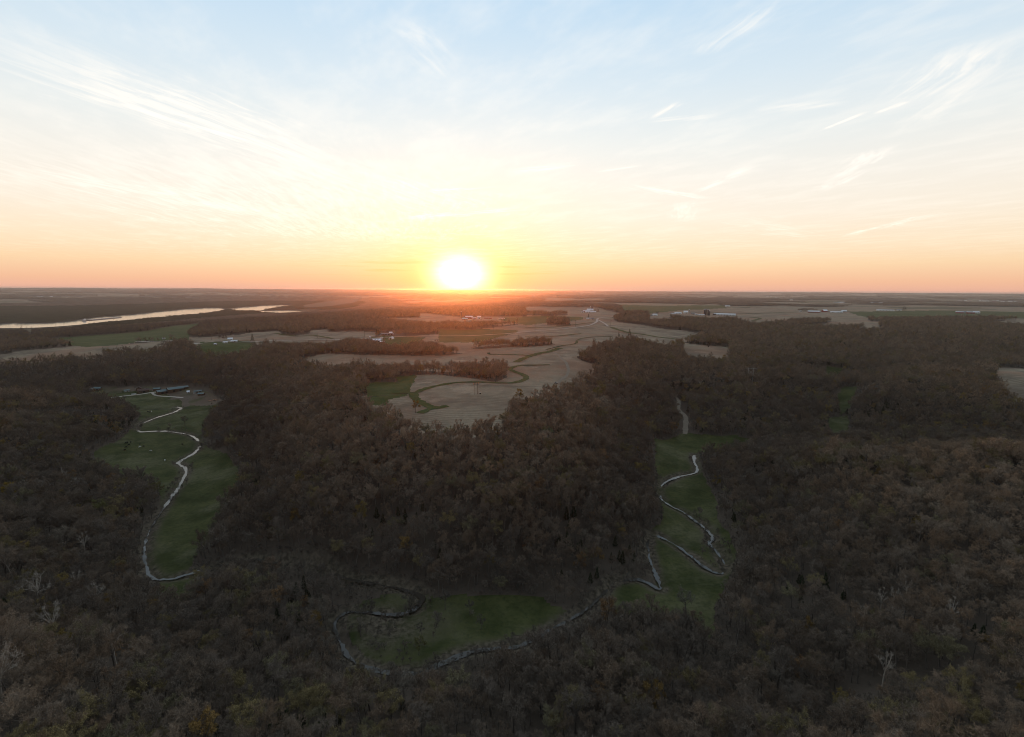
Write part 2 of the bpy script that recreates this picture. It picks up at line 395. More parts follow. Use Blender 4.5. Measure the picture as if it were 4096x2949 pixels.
for p in [# face of the central hill
          (1500,2200,7),(1800,2200,7),(2100,2200,7),(2350,2200,6),(1400,2000,26),(1700,2000,27),(2000,2000,28),(2300,2000,24),(1400,1800,46),(1700,1800,48),(2000,1800,49),(2250,1800,44),
          (1500,1700,58),(1300,1700,52),(2200,1650,60),(2350,1600,56),(2300,1700,52),(1000,2000,13),(1200,2000,22),(1150,2150,7),(980,1900,14),(1100,1800,32),(1000,1800,20),(1200,1700,44),
          (1300,1600,54),(1100,1600,38),(1000,1550,28),(930,1650,12),(1200,1530,48),(1400,1540,60),
          (2500,1600,40),(2500,1700,33),(2500,1850,20),(2540,1980,7),(2450,2100,10),(2400,1550,50),(2600,1500,48),(2800,1500,42),(2600,1430,60),(2900,1460,54),(3000,1550,34),(3150,1600,18),(3200,1500,36),
          (3100,1400,54),(2950,1680,14),(2850,1600,26),(2720,1560,24),(2850,1700,6),
          (3380,1690,3),(3330,1650,6),(3390,1600,8),(3330,1490,20),(3250,1430,40),(3350,1370,52),(3700,1500,54),(3500,1550,36),(3700,1640,18),(3550,1650,8),(4050,1620,34),(3950,1560,50),
          (3700,1400,44),(3500,1380,48),(4050,1400,36),(3850,1430,40),(3800,1340,66),(4050,1320,70),
          # slope behind the farm
          (0,1450,30),(0,1500,18),(0,1540,8),(300,1450,30),(300,1500,18),(600,1430,36),(600,1480,22),(600,1530,6),(800,1430,40),(850,1500,20),(900,1560,6),(1000,1440,46),
          # spur left of the pasture
          (0,1560,48),(200,1578,42),(400,1608,24),(520,1640,8),(0,1700,36),(250,1750,20),(400,1720,10),(330,1800,4),
          (0,1850,16),(200,1880,8),(0,1980,18),(300,1960,6),(150,2050,16),(0,2150,24),(300,2150,12),(480,2050,4),(500,2200,4),(0,2350,32),(300,2400,16),(500,2400,6),
          (0,2600,42),(300,2600,24),(600,2550,8),(0,2900,54),(400,2850,32),(750,2700,14),(1000,2500,4),(900,2400,3),(1150,2650,8),(1100,2850,18),(1500,2870,20),(2000,2900,20),(2300,2780,10),(2100,2720,5),(2600,2850,12),
          (2800,2750,4),(2600,2600,3),(2400,2620,4),
          # near hill on the right
          (2960,1860,12),(3100,1785,34),(3300,1762,50),(3700,1757,57),(4050,1752,60),(2960,2000,8),(3100,2000,24),(3300,2000,38),(3700,2000,49),(4050,2000,54),(3010,2200,6),(3200,2200,18),(3600,2200,36),(4050,2200,46),
          (2960,2400,3),(3200,2500,16),(3600,2500,32),(4050,2500,44),(3000,2700,6),(3300,2850,22),(4000,2900,48),(3650,2800,36),
          # far woods
          (1170,1290,28),(1080,1300,44),(950,1300,34),(850,1310,34),(1300,1275,56),(1400,1250,60),(1700,1235,74),(2000,1215,78),(2300,1205,82),(1250,1310,50),(2700,1215,84),(3100,1290,74)]: cpt(*p)
for p in [(3300,760,5),(3700,830,8),(4050,880,14),(0,1200,3),(250,1140,2),(3500,800,3)]: dpt(*p)
for px in (0, 600, 1200, 1800, 2400, 3000, 3600, 4096):
    dpt(px, 60, 30); dpt(px, 110, 34 if 900 < px < 3200 else 44)
    for D, zz in ((9000, 72 if px > 1400 else 55), (16000, 76), (26900, 74)): dpt(px, D, zz)
for az in (-75, -110, -150, 180, 150, 110, 75):
    a = math.radians(az)
    for D, zz in ((60, 34), (300, 55), (800, 50), (3000, 70), (20000, 74)): GP.append((D * math.sin(a), D * math.cos(a), zz))
GP = np.array(GP)
_gt = np.arctan2(GP[:, 0], GP[:, 1]); _gl = np.log(np.hypot(GP[:, 0], GP[:, 1]))
_d = np.hypot(_gt[:, None] - _gt[None], _gl[:, None] - _gl[None])
_n = len(GP)
_A = np.zeros((_n + 1, _n + 1)); _A[:_n, :_n] = -_d + np.eye(_n) * .010; _A[:_n, _n] = 1; _A[_n, :_n] = 1
_w = np.linalg.solve(_A, np.append(GP[:, 2], 0))
def rbf(th, lr):
    out = np.empty(th.shape); fl = out.ravel(); t = th.ravel(); l = lr.ravel()
    for i in range(0, len(t), 40000):
        s = slice(i, i + 40000)
        fl[s] = -np.hypot(t[s, None] - _gt[None], l[s, None] - _gl[None]) @ _w[:_n] + _w[_n]
    return out

_perm = rng.random((256, 256))
def vnoise(x, y):
    xi = np.floor(x).astype(np.int64); yi = np.floor(y).astype(np.int64); fx = x - xi; fy = y - yi
    fx = fx * fx * (3 - 2 * fx); fy = fy * fy * (3 - 2 * fy)
    g_ = lambda a, b: _perm[a & 255, b & 255]
    return (g_(xi, yi) * (1 - fx) + g_(xi + 1, yi) * fx) * (1 - fy) + (g_(xi, yi + 1) * (1 - fx) + g_(xi + 1, yi + 1) * fx) * fy
def fbm(x, y, o=4):
    s = 0; a = .5
    for k in range(o): s = s + a * vnoise(x * 2 ** k + 17.3 * k, y * 2 ** k + 5.1 * k); a *= .5
    return s / (1 - .5 ** o)
def sstep(x, a, b): t = np.clip((x - a) / (b - a), 0, 1); return t * t * (3 - 2 * t)

_th = [math.radians(a) for a in np.concatenate([np.linspace(-180, -80, 12)[:-1], np.linspace(-80, -52, 30)[:-1], np.linspace(-52, 52, 1101), np.linspace(52, 80, 30)[1:], np.linspace(80, 180, 12)[1:]])]
TH = np.array(_th)
_rr = [8.0, 20.0, 40.0, 60.0, 80.0]
while _rr[-1] < 27000:
    r_ = _rr[-1]; _rr.append(r_ + max(2.6, min(r_ * r_ / 130000.0, r_ * .035)))
RR = np.array(_rr); LR = np.log(RR)
def idx_interp(arr, v):
    i = np.clip(np.searchsorted(arr, v) - 1, 0, len(arr) - 2); return i, np.clip((v - arr[i]) / (arr[i + 1] - arr[i]), 0, 1)
# evaluate on a thinned grid, then interpolate
th_c = TH[np.unique(np.append(np.arange(0, len(TH), 3), len(TH) - 1))]; lr_c = LR[np.unique(np.append(np.arange(0, len(LR), 2), len(LR) - 1))]
Zc = rbf(*np.meshgrid(th_c, lr_c))
Zt = np.array([np.interp(TH, th_c, row) for row in Zc])
i_, f_ = idx_interp(lr_c, LR)
ZZ = Zt[i_] * (1 - f_[:, None]) + Zt[i_ + 1] * f_[:, None]
TT, RG = np.meshgrid(TH, RR)
XX = RG * np.sin(TT); YY = RG * np.cos(TT)
# relief: spurs and gullies on the wooded slopes, rolling crop land
slope_w = sstep(ZZ, 5, 22) * (1 - sstep(ZZ, 56, 66) * .75)
ZZ = ZZ + slope_w * (1 - sstep(RG, 900, 2500)) * ((fbm(XX / 80 + 3, YY / 80) - .5) * 20 + (fbm(XX / 210 + 8, YY / 210 + 3, 2) - .5) * 24)
ZZ = ZZ + sstep(RG, 900, 2200) * sstep(ZZ, 10, 50) * ((fbm(XX / 420 + 9, YY / 420, 3) - .5) * 14)
ZZ = ZZ + sstep(RG, 5000, 12000) * sstep(ZZ, -12, 30) * ((fbm(XX / 2500 + 2, YY / 2500, 4) - .5) * 40)

ZZ = ZZ + sstep(RG, 14000, 26500) * 88          # far upland along the skyline

def height(x, y):
    th = np.arctan2(x, y); r = np.hypot(x, y)
    i, fi = idx_interp(RR, r); j, fj = idx_interp(TH, th)
    return (ZZ[i, j] * (1 - fi) + ZZ[i + 1, j] * fi) * (1 - fj) + (ZZ[i, j + 1] * (1 - fi) + ZZ[i + 1, j + 1] * fi) * fj
_D = np.exp(np.linspace(math.log(70), math.log(26500), 5200))
def hit(px, py, lift=0.0):
    d = ray(px, py); h = math.hypot(d[0], d[1]); ax, ay = d[0] / h, d[1] / h
    zr = CAM_Z + d[2] / h * _D
    g_ = height(ax * _D, ay * _D) + lift
    k = np.argmax(zr < g_)
    if not (zr < g_).any(): k = len(_D) - 1
    k = max(k, 1)
    e0, e1 = zr[k - 1] - g_[k - 1], zr[k] - g_[k]
    D = _D[k - 1] + (_D[k] - _D[k - 1]) * (e0 / (e0 - e1) if e0 != e1 else 0)
    return np.array([ax * D, ay * D, float(height(np.array([ax * D]), np.array([ay * D]))[0])])
def hits(poly, lift=0.0):
    """outline on the ground; where woods stand in front of the near edge their tops, not their feet, make the edge"""
    P = np.array(poly, float)
    lo = in_poly(P[:, 0], P[:, 1] - 2.5, P) & ~in_poly(P[:, 0], P[:, 1] + 2.5, P)
    return np.array([hit(p[0], p[1], lift if l else 0.0)[:2] for p, l in zip(poly, lo)])

def resample(P, step):
    P = np.asarray(P, float)
    # Catmull-Rom through the points, then even spacing
    Q = np.vstack([2 * P[0] - P[1], P, 2 * P[-1] - P[-2]]); out = []
    for k in range(1, len(Q) - 2):
        t = np.linspace(0, 1, 12, endpoint=False)[:, None]
        a, b, c, d = Q[k - 1], Q[k], Q[k + 1], Q[k + 2]
        out.append(.5 * (2 * b + (c - a) * t + (2 * a - 5 * b + 4 * c - d) * t ** 2 + (3 * b - a - 3 * c + d) * t ** 3))
    out.append(P[-1:]); S = np.vstack(out)
    L = np.append(0, np.cumsum(np.hypot(*np.diff(S, axis=0).T)))
    n = max(2, int(L[-1] / step) + 1); s = np.linspace(0, L[-1], n)
    return np.stack([np.interp(s, L, S[:, 0]), np.interp(s, L, S[:, 1])], 1)
def dist_to_line(x, y, pts, reach):
    """distance from many points to a dense polyline, inf beyond reach"""
    out = np.full(x.shape, 1e9)
    m_ = (x > pts[:, 0].min() - reach) & (x < pts[:, 0].max() + reach) & (y > pts[:, 1].min() - reach) & (y < pts[:, 1].max() + reach)
    ix = np.nonzero(m_.ravel())[0]; xf, yf = x.ravel()[ix], y.ravel()[ix]; best = np.full(len(ix), 1e18)
    for k in range(0, len(pts), 64):
        q = pts[k:k + 64]
        for s in range(0, len(ix), 60000):
            sl = slice(s, s + 60000)
            best[sl] = np.minimum(best[sl], ((xf[sl, None] - q[:, 0]) ** 2 + (yf[sl, None] - q[:, 1]) ** 2).min(1))
    out.ravel()[ix] = np.sqrt(best)
    return out
def in_poly(x, y, P):
    res = np.zeros(x.shape, bool)
    m_ = (x >= P[:, 0].min()) & (x <= P[:, 0].max()) & (y >= P[:, 1].min()) & (y <= P[:, 1].max())
    xs, ys = x[m_], y[m_]; c = np.zeros(xs.shape, bool); j = len(P) - 1
    for i in range(len(P)):
        xi, yi = P[i]; xj, yj = P[j]
        c ^= ((yi > ys) != (yj > ys)) & (xs < (xj - xi) * (ys - yi) / (yj - yi + 1e-12) + xi); j = i
    res[m_] = c
    return res

# creek bed
creek_xy = resample([plane_xy(px, py, 0.0) for px, py in CREEK_A], 2.0)
NEAR = RG < 1150
CD = np.full(XX.shape, 1e9)
_rows = np.nonzero(RR < 1150)[0]; _r1 = _rows[-1] + 1
CD[:_r1] = dist_to_line(XX[:_r1], YY[:_r1], creek_xy, 30)
ZZ = ZZ - 2.0 * np.exp(-(CD / 4.2) ** 2)

# ------------------------------------------------------------------ land cover
FIELDS = [  # name, material, pixel outline, label, category
 ('stubble_field', 'corn_stubble', [(1440,1590),(1500,1612),(1580,1640),(1650,1665),(1703,1682),(1859,1688),(2000,1664),(2048,1636),(2040,1606),(2072,1576),(2110,1553),(2213,1548),(2291,1519),(2349,1485),(2405,1468),(2345,1450),(2290,1425),(2262,1408),(2140,1440),(2060,1448),(2070,1462),(2000,1474),(2030,1485),(2025,1512),(1982,1530),(1859,1512),(1753,1500),(1665,1502),(1600,1540),(1560,1560)], 'contour-ploughed corn stubble on the hilltop around the two-pole power structure'),
 ('stubble_field', 'corn_stubble', [(1209,1437),(1310,1416),(1436,1421),(1600,1424),(1750,1424),(1880,1415),(1990,1405),(2080,1392),(2200,1385),(2262,1408),(2140,1440),(2060,1448),(2000,1434),(1869,1436),(1820,1450),(1753,1448),(1626,1444),(1576,1449),(1340,1450),(1194,1463)], 'long narrow stubble strip between two belts of trees'),
 ('stubble_field', 'corn_stubble', [(2000,1393),(2200,1383),(2262,1408),(2300,1398),(2412,1389),(2370,1376),(2372,1360),(2452,1349),(2521,1344),(2600,1352),(2679,1365),(2710,1352),(2851,1345),(2732,1324),(2653,1318),(2560,1300),(2476,1291),(2440,1272),(2486,1267),(2400,1268),(2390,1280),(2200,1290),(2100,1296),(1990,1310),(1800,1335),(1620,1350),(1640,1365),(1740,1365),(1800,1378),(1900,1387)], 'broad stubble upland crossed by the pale curving road'),
 ('stubble_field', 'corn_stubble', [(703,1362),(757,1350),(800,1351),(960,1341),(1084,1326),(1115,1327),(1124,1341),(1186,1344),(1238,1335),(1241,1323),(1312,1318),(1309,1329),(1402,1327),(1500,1330),(1500,1347),(1340,1363),(1016,1368),(800,1369)], 'stubble field along the road by the white farmhouse'),
 ('stubble_field', 'corn_stubble', [(-120,1432),(0,1422),(194,1396),(412,1381),(558,1374),(727,1379),(600,1386),(417,1391),(402,1410),(291,1413),(145,1420),(0,1437),(-120,1446)], 'stubble field along the crest above the teal-roofed farm'),
 ('stubble_field', 'corn_stubble', [(1488,1249),(1587,1251),(1668,1256),(1703,1255),(1816,1269),(1964,1270),(2200,1266),(2200,1285),(2017,1283),(1806,1283),(1717,1285),(1463,1283),(1470,1276),(1682,1273),(1668,1258)], 'stubble field beside the red farm'),
 ('stubble_field', 'corn_stubble', [(2100,1228),(2259,1230),(2391,1233),(2484,1257),(2486,1265),(2391,1273),(2338,1283),(2280,1296),(2100,1310),(2100,1290),(2200,1280),(2110,1270)], 'stubble field around the white farm on the rise'),
 ('stubble_field', 'corn_stubble', [(2600,1242),(2900,1235),(3200,1230),(3200,1267),(3150,1275),(3013,1286),(2941,1287),(2962,1280),(2865,1267),(2785,1267),(2669,1269),(2679,1278),(2740,1291),(2600,1276)], 'stubble field around the dairy with dark silos'),
 ('stubble_field', 'corn_stubble', [(3000,1257),(3100,1245),(3387,1250),(3483,1269),(3464,1284),(3532,1291),(3507,1308),(3580,1322),(3401,1332),(3470,1312),(3329,1297),(3130,1312),(3290,1299),(3329,1286),(3169,1271),(3000,1288)], 'stubble field on the rolling upland by the long red barn'),
 ('stubble_field', 'corn_stubble', [(2727,1372),(2812,1384),(2915,1389),(2917,1405),(2912,1417),(2851,1417),(2748,1412),(2740,1400)], 'small stubble clearing ringed by woods with a dark hunting blind'),
 ('stubble_field', 'corn_stubble', [(3986,1472),(4096,1477),(4220,1490),(4220,1600),(4096,1588),(4029,1540),(3990,1501)], 'stubble field on the wooded ridge end'),
 ('stubble_field', 'corn_stubble', [(3894,1293),(4096,1281),(4200,1281),(4200,1290),(4096,1291)], 'thin pale field strip in the far woods'),
 ('crop_field', 'young_crop', [(1463,1533),(1597,1533),(1576,1509),(1668,1503),(1626,1533),(1548,1548),(1541,1569),(1470,1569)], 'green corner of the hilltop field below the trees'),
 ('crop_field', 'young_crop', [(800,1372),(1016,1370),(1022,1386),(985,1400),(862,1403),(780,1398)], 'green lawn slope below the white farmhouse'),
 ('crop_field', 'young_crop', [(165,1369),(233,1354),(582,1327),(689,1306),(824,1293),(757,1315),(752,1340),(582,1341),(340,1364)], 'long green field above the river bank woods'),
 ('crop_field', 'young_crop', [(1753,1320),(1876,1322),(1929,1318),(2070,1323),(2070,1331),(1929,1341),(1859,1344),(1753,1344)], 'green field beside the road bend'),
 ('crop_field', 'young_crop', [(1470,1380),(1480,1354),(1530,1346),(1620,1349),(1700,1352),(1650,1364),(1560,1376)], 'grass yard of the red barn farm'),
 ('crop_field', 'young_crop', [(2017,1271),(2200,1266),(2330,1270),(2330,1280),(2100,1283),(1990,1280)], 'green strip between stubble fields near the red farm'),
 ('crop_field', 'young_crop', [(3387,1249),(3725,1244),(4096,1250),(4200,1252),(4200,1264),(4096,1262),(3725,1262),(3500,1266)], 'bright green field by the long white sheds'),
 ('crop_field', 'young_crop', [(2460,1218),(2600,1225),(2900,1222),(2900,1234),(2600,1241),(2500,1240)], 'green hillside field behind the dairy'),
 ('meadow', 'pasture_grass', PASTURE, 'green cattle pasture beside the shining creek'),
 ('meadow', 'pasture_grass', MEADOW_C, 'dark green meadow inside the horseshoe bend of the creek'),
 ('meadow', 'pasture_grass', MEADOW_R, 'green valley meadow wound through by the looping creek'),
 ('meadow', 'pasture_grass', MEADOW_L, 'small green meadow at the pasture corner under the trees'),
 ('meadow', 'pasture_grass', [(3304,1474),(3362,1472),(3353,1489),(3310,1486)], 'green glade at the head of the wooded valley'),
 ('meadow', 'pasture_grass', [(3370,1549),(3425,1552),(3400,1600),(3360,1620),(3350,1590)], 'green glade halfway up the wooded valley'),
 ('meadow', 'pasture_grass', [(3309,1672),(3387,1668),(3400,1723),(3328,1730)], 'green glade in the valley behind the near hill')]
OPEN_EXTRA = [[(600,1566),(640,1548),(760,1552),(850,1575),(900,1600),(886,1620),(744,1628),(700,1600)], [(360,1575),(370,1552),(620,1548),(640,1566),(490,1580)]]

COVER = np.zeros(XX.shape, np.int16)          # 0 wood, k field index + 1, -1 open extra
FPOLY = []
jx = (fbm(XX / 12, YY / 12, 2) - .5) * 5; jy = (fbm(XX / 12 + 40, YY / 12, 2) - .5) * 5
for k, (nm, mt, poly, lab) in enumerate(FIELDS):
    P = hits(poly, 4.0 if nm == 'meadow' and len(poly) > 5 else 17.0); FPOLY.append(P)
    COVER[in_poly(XX + jx, YY + jy, P)] = k + 1
for P in [hits(p) for p in [[(2185,1296),(2200,1285),(2275,1284),(2282,1304),(2190,1304)], [(2100,1262),(2100,1256),(2195,1257),(2270,1256),(2270,1262),(2195,1267)], [(1880,1394),(2010,1384),(2200,1371),(2220,1380),(2100,1390),(1900,1399)]]]:
    COVER[in_poly(XX, YY, P)] = 0
EXTRA = [hits(p) for p in OPEN_EXTRA]
for P in EXTRA:
    m_ = in_poly(XX + jx, YY + jy, P) & (COVER == 0); COVER[m_] = -1

bank = np.exp(-(np.maximum(CD - 3.5, 0) / 3.6) ** 2) * (.6 + .8 * fbm(XX / 9, YY / 9, 3))
# far land: patchwork of crop land and woods
def far_open(x, y):
    return fbm(x / 900 + 31, y / 700 + 4, 4)
_lx, _ly = plane_xy(1500, 2505, 0.0)
bank = np.maximum(bank, np.exp(-(((XX - _lx) / 34) ** 2 + ((YY - _ly) / 22) ** 2)) * 1.1)
FARW = sstep(RG, 3000, 3600) * (ZZ > 20)
fo = far_open(XX, YY)
wooded_bias = np.where(TT < math.radians(2), .09, -.03)
open_a = np.where(COVER == -1, .30, 0) + FARW * sstep(fo - wooded_bias, .45, .50)
green_a = FARW * sstep(fbm(XX / 350 + 7, YY / 300, 3), .56, .60) * sstep(fo - wooded_bias, .45, .50) * .8 + (COVER == -1) * sstep(fbm(XX / 30, YY / 30, 3), .42, .55) * .8
green_a = np.maximum(green_a, (1 - sstep(ZZ, -14, -6)) * .45)

def build_ground():
    nr, nt = XX.shape
    V = np.stack([XX, YY, ZZ], -1).reshape(-1, 3)
    ii, jj = np.meshgrid(np.arange(nr - 1), np.arange(nt - 1), indexing='ij')
    a = (ii * nt + jj).ravel(); q = np.stack([a, a + nt, a + nt + 1, a + 1], 1)[:, ::-1]
    # cap under the camera
    V = np.vstack([V, [[0, 0, ZZ[0].mean()]]])
    c = len(V) - 1; j = np.arange(nt - 1); cap = np.stack([j, j + 1, np.full_like(j, c)], 1)[:, ::-1]
    idx = np.concatenate([q.ravel(), cap.ravel()]); lc = np.concatenate([np.full(len(q), 4), np.full(len(cap), 3)])
    me = mesh_np('ground', V, idx, lc, MATS['ground_cover'], True)
    fattr(me, 'open', np.append(open_a.ravel(), 0)); fattr(me, 'green', np.append(green_a.ravel(), 0)); fattr(me, 'bank', np.append(bank.ravel(), 0))
    tag(link(bpy.data.objects.new('ground', me)), 'rolling wooded ground reaching to the horizon', None, None, 'structure')
    # fields: the same sheet, a little higher
    fc = COVER.ravel()[a]
    bk = bank.ravel()
    for k, (nm, mt, poly, lab) in enumerate(FIELDS):
        Q = q[fc == k + 1]
        if not len(Q): continue
        u, inv = np.unique(Q, return_inverse=True)
        vv = V[u].copy(); vv[:, 2] += .12 + np.hypot(vv[:, 0], vv[:, 1]) * .00012
        me = mesh_np(nm, vv, inv.ravel(), np.full(len(Q), 4), MATS[mt], True); fattr(me, 'bank', bk[u])
        tag(link(bpy.data.objects.new(nm, me)), lab, None, None, 'structure')
build_ground()

def ribbon(name, line, width, lift, mat, label, n_across=3, wjit=0.0, step=None):
    """a strip laid on the terrain along a line of ground points"""
    d_ = float(np.median(np.hypot(line[:, 0], line[:, 1])))
    P = resample(line, step or max(2.0, d_ / 250))
    T = np.gradient(P, axis=0); T /= np.linalg.norm(T, axis=1)[:, None] + 1e-9; N = np.stack([-T[:, 1], T[:, 0]], 1)
    w = np.full(len(P), width) if np.isscalar(width) else np.interp(np.linspace(0, 1, len(P)), np.linspace(0, 1, len(width)), width)
    if wjit: w = w * (1 + wjit * (fbm(P[:, 0] / 9, P[:, 1] / 9, 2) - .5) * 2)
    V = []
    for k in range(n_across + 1):
        o = P + N * (w * (k / n_across - .5))[:, None]
        if wjit and k in (0, n_across): o = o + N * ((fbm(o[:, 0] / 5 + 3 * k, o[:, 1] / 5, 2) - .5) * width_of(width) * wjit)[:, None]
        V.append(np.column_stack([o, height(o[:, 0], o[:, 1]) + lift(o) if callable(lift) else height(o[:, 0], o[:, 1]) + lift]))
    n = len(P); V = np.vstack(V); F = []
    for k in range(n_across):
        b = np.arange(n - 1) + k * n; F.append(np.stack([b, b + 1, b + 1 + n, b + n], 1)[:, ::-1])
    F = np.vstack(F)
    me = mesh_np(name, V, F.ravel(), np.full(len(F), 4), mat, True)
    return tag(link(bpy.data.objects.new(name, me)), label, None, None, 'structure')
def width_of(w): return w if np.isscalar(w) else float(np.mean(w))
def lift_far(base): return lambda o: base + np.hypot(o[:, 0], o[:, 1]) * .0005

def hline(px): return np.array([hit(*p)[:2] for p in px])
WATERWAYS = [([(1552,1570),(1654,1572),(1689,1560),(1739,1547),(1816,1533),(1911,1530),(2000,1533),(2052,1533),(2091,1523),(2105,1512),(2091,1500),(2060,1489),(2040,1479),(2052,1470),(2081,1463)], 9, 'curving grass waterway sweeping through the hilltop stubble'),
 ([(2063,1450),(2105,1431),(2158,1415),(2200,1407),(2240,1393)], 13, 'grass waterway rising over the hilltop neck'),
 ([(1654,1574),(1657,1592),(1682,1609),(1717,1627),(1753,1632),(1791,1625)], 11, 'grass waterway hooking down the near end of the hilltop field'),
 ([(1741,1632),(1700,1645),(1682,1655)], 9, 'short grass strip at the hilltop field edge by the trees'),
 ([(2081,1463),(2140,1462),(2200,1461)], 7, 'thin level grass strip across the hilltop stubble'),
 ([(1954,1412),(1964,1419),(2052,1420),(2123,1424)], 7, 'grass strip beside the narrow stubble strip'),
 ([(2185,1400),(2240,1386),(2301,1376),(2309,1363),(2338,1353),(2449,1347)], 6, 'grass lane winding up the neck of the upland'),
 ([(2444,1310),(2497,1328),(2576,1340),(2629,1349),(2700,1358)], 14, 'grass waterway with green patches on the upland stubble'),
 ([(2100,1348),(2206,1347),(2325,1336)], 8, 'grass terrace line across the upland stubble'),
 ([(2100,1312),(2200,1310),(2300,1300),(2370,1292)], 10, 'grass verge along the pale road'),
 ([(1100,1335),(1186,1346),(1260,1344),(1330,1356)], 10, 'grass waterway in the stubble by the farmhouse road'),
 ([(2600,1255),(2800,1250),(3000,1255),(3190,1252)], 14, 'grass strip beyond the dairy'),
 ([(3000,1270),(3040,1275),(3013,1284)], 16, 'grass waterway near the dairy field corner')]
for px, w, lab in WATERWAYS:
    ribbon('grass_strip', hline(px), w, lift_far(.30), MATS['young_crop'] if w > 7 else MATS['pasture_grass'], lab, 3, .35)
ROAD_PX = [(540,1370),(572,1369),(728,1368),(873,1367),(1100,1364),(1243,1362),(1400,1359),(1485,1356),(1541,1352),(1619,1348),(1707,1346),(1788,1346),(1929,1343),(2070,1333),(2200,1322),(2248,1318),(2333,1308),(2367,1300),(2387,1289),(2389,1280),(2404,1273),(2486,1266),(2510,1263)]
ROAD = hline(ROAD_PX)
ribbon('road', ROAD, 9.0, lift_far(.9), MATS['gravel'], 'pale road winding over the upland stubble', 3, .06)
SIDE = hline([(2396,1283),(2418,1296),(2432,1308)])
ribbon('lane', SIDE, 7.0, lift_far(.9), MATS['gravel'], 'short gravel lane branching off the curving road', 2, .1)
FARM_TRACK = hline([(377,1594),(439,1593),(491,1586),(556,1579),(609,1571),(636,1569)])
ribbon('farm_lane', FARM_TRACK, 5.5, .45, MATS['gravel'], 'pale gravel lane leading to the teal-roofed barns', 2, .15)
FARM_TRACK2 = hline([(609,1573),(621,1582),(646,1586),(695,1589),(732,1592)])
ribbon('farm_lane', FARM_TRACK2, 4.5, .5, MATS['gravel'], 'gravel lane passing in front of the teal-roofed barns', 2, .2)
TRACK_R = hline([(2698,1583),(2715,1604),(2713,1634),(2742,1667),(2742,1701),(2740,1738)])
ribbon('dirt_track', TRACK_R, 6.5, .5, MATS['track_dirt'], 'pale dirt track climbing out of the valley meadow through the woods', 3, .3)
FIELD_TRACK = hline([(2189,1408),(2223,1415),(2252,1440),(2272,1469),(2267,1503),(2228,1534)])
ribbon('field_track', FIELD_TRACK, 5.0, .4, MATS['track_dirt'], 'faint field track along the edge of the hilltop stubble', 2, .3)
RIVER_TRACK = hline([(95,1330),(112,1334),(130,1346),(134,1356)])
ribbon('dirt_track', RIVER_TRACK, 8.0, lift_far(.8), MATS['gravel'], 'pale track beside the tall power poles near the river', 2, .1)
YARD = hline([(690,1592),(745,1590),(790,1583),(805,1592)]) 
ribbon('farmyard', YARD, 22, .35, MATS['bare_dirt'], 'bare brown cattle yard beside the teal-roofed sheds', 4, .3)
YARD2 = hline([(746,1592),(742,1610),(745,1628)])
ribbon('farmyard', YARD2, 12, .4, MATS['bare_dirt'], 'trampled dirt lane from the cattle yard to the creek ford', 3, .3)

# creek water: level in cross-section, between cut banks
def build_creek():
    P = creek_xy; n = len(P)
    T = np.gradient(P, axis=0); T /= np.linalg.norm(T, axis=1)[:, None] + 1e-9; N = np.stack([-T[:, 1], T[:, 0]], 1)
    hw = 1.15 + 3.4 * (fbm(P[:, 0] / 12, P[:, 1] / 12, 3) - .44); hw = np.clip(hw, .3, 3.2)
    near = sstep(-np.hypot(P[:, 0], P[:, 1]), -420, -300); hw = hw * (.75 + .25 * sstep(np.hypot(P[:, 0], P[:, 1]), 480, 640)) + .45 * sstep(np.hypot(P[:, 0], P[:, 1]), 520, 700) + .4 * near
    zc = height(P[:, 0], P[:, 1]); k = np.ones(61) / 61
    zp = np.pad(zc, 30, mode='edge'); zw = np.convolve(zp, k, 'valid') + .85
    L = P + N * (hw + (vnoise(P[:, 0] / 2, P[:, 1] / 2) - .5) * 1.6)[:, None]; Rr = P - N * (hw + (vnoise(P[:, 0] / 2 + 50, P[:, 1] / 2) - .5) * 1.6)[:, None]
    V = np.vstack([np.column_stack([L, zw]), np.column_stack([Rr, zw])]); b = np.arange(n - 1)
    F = np.stack([b, b + n, b + n + 1, b + 1], 1)
    me = mesh_np('creek', V, F.ravel(), np.full(len(F), 4), MATS['creek_water'], True)
    tag(link(bpy.data.objects.new('creek', me)), 'shallow creek looping through the valley meadows', None, None, 'structure')
build_creek()

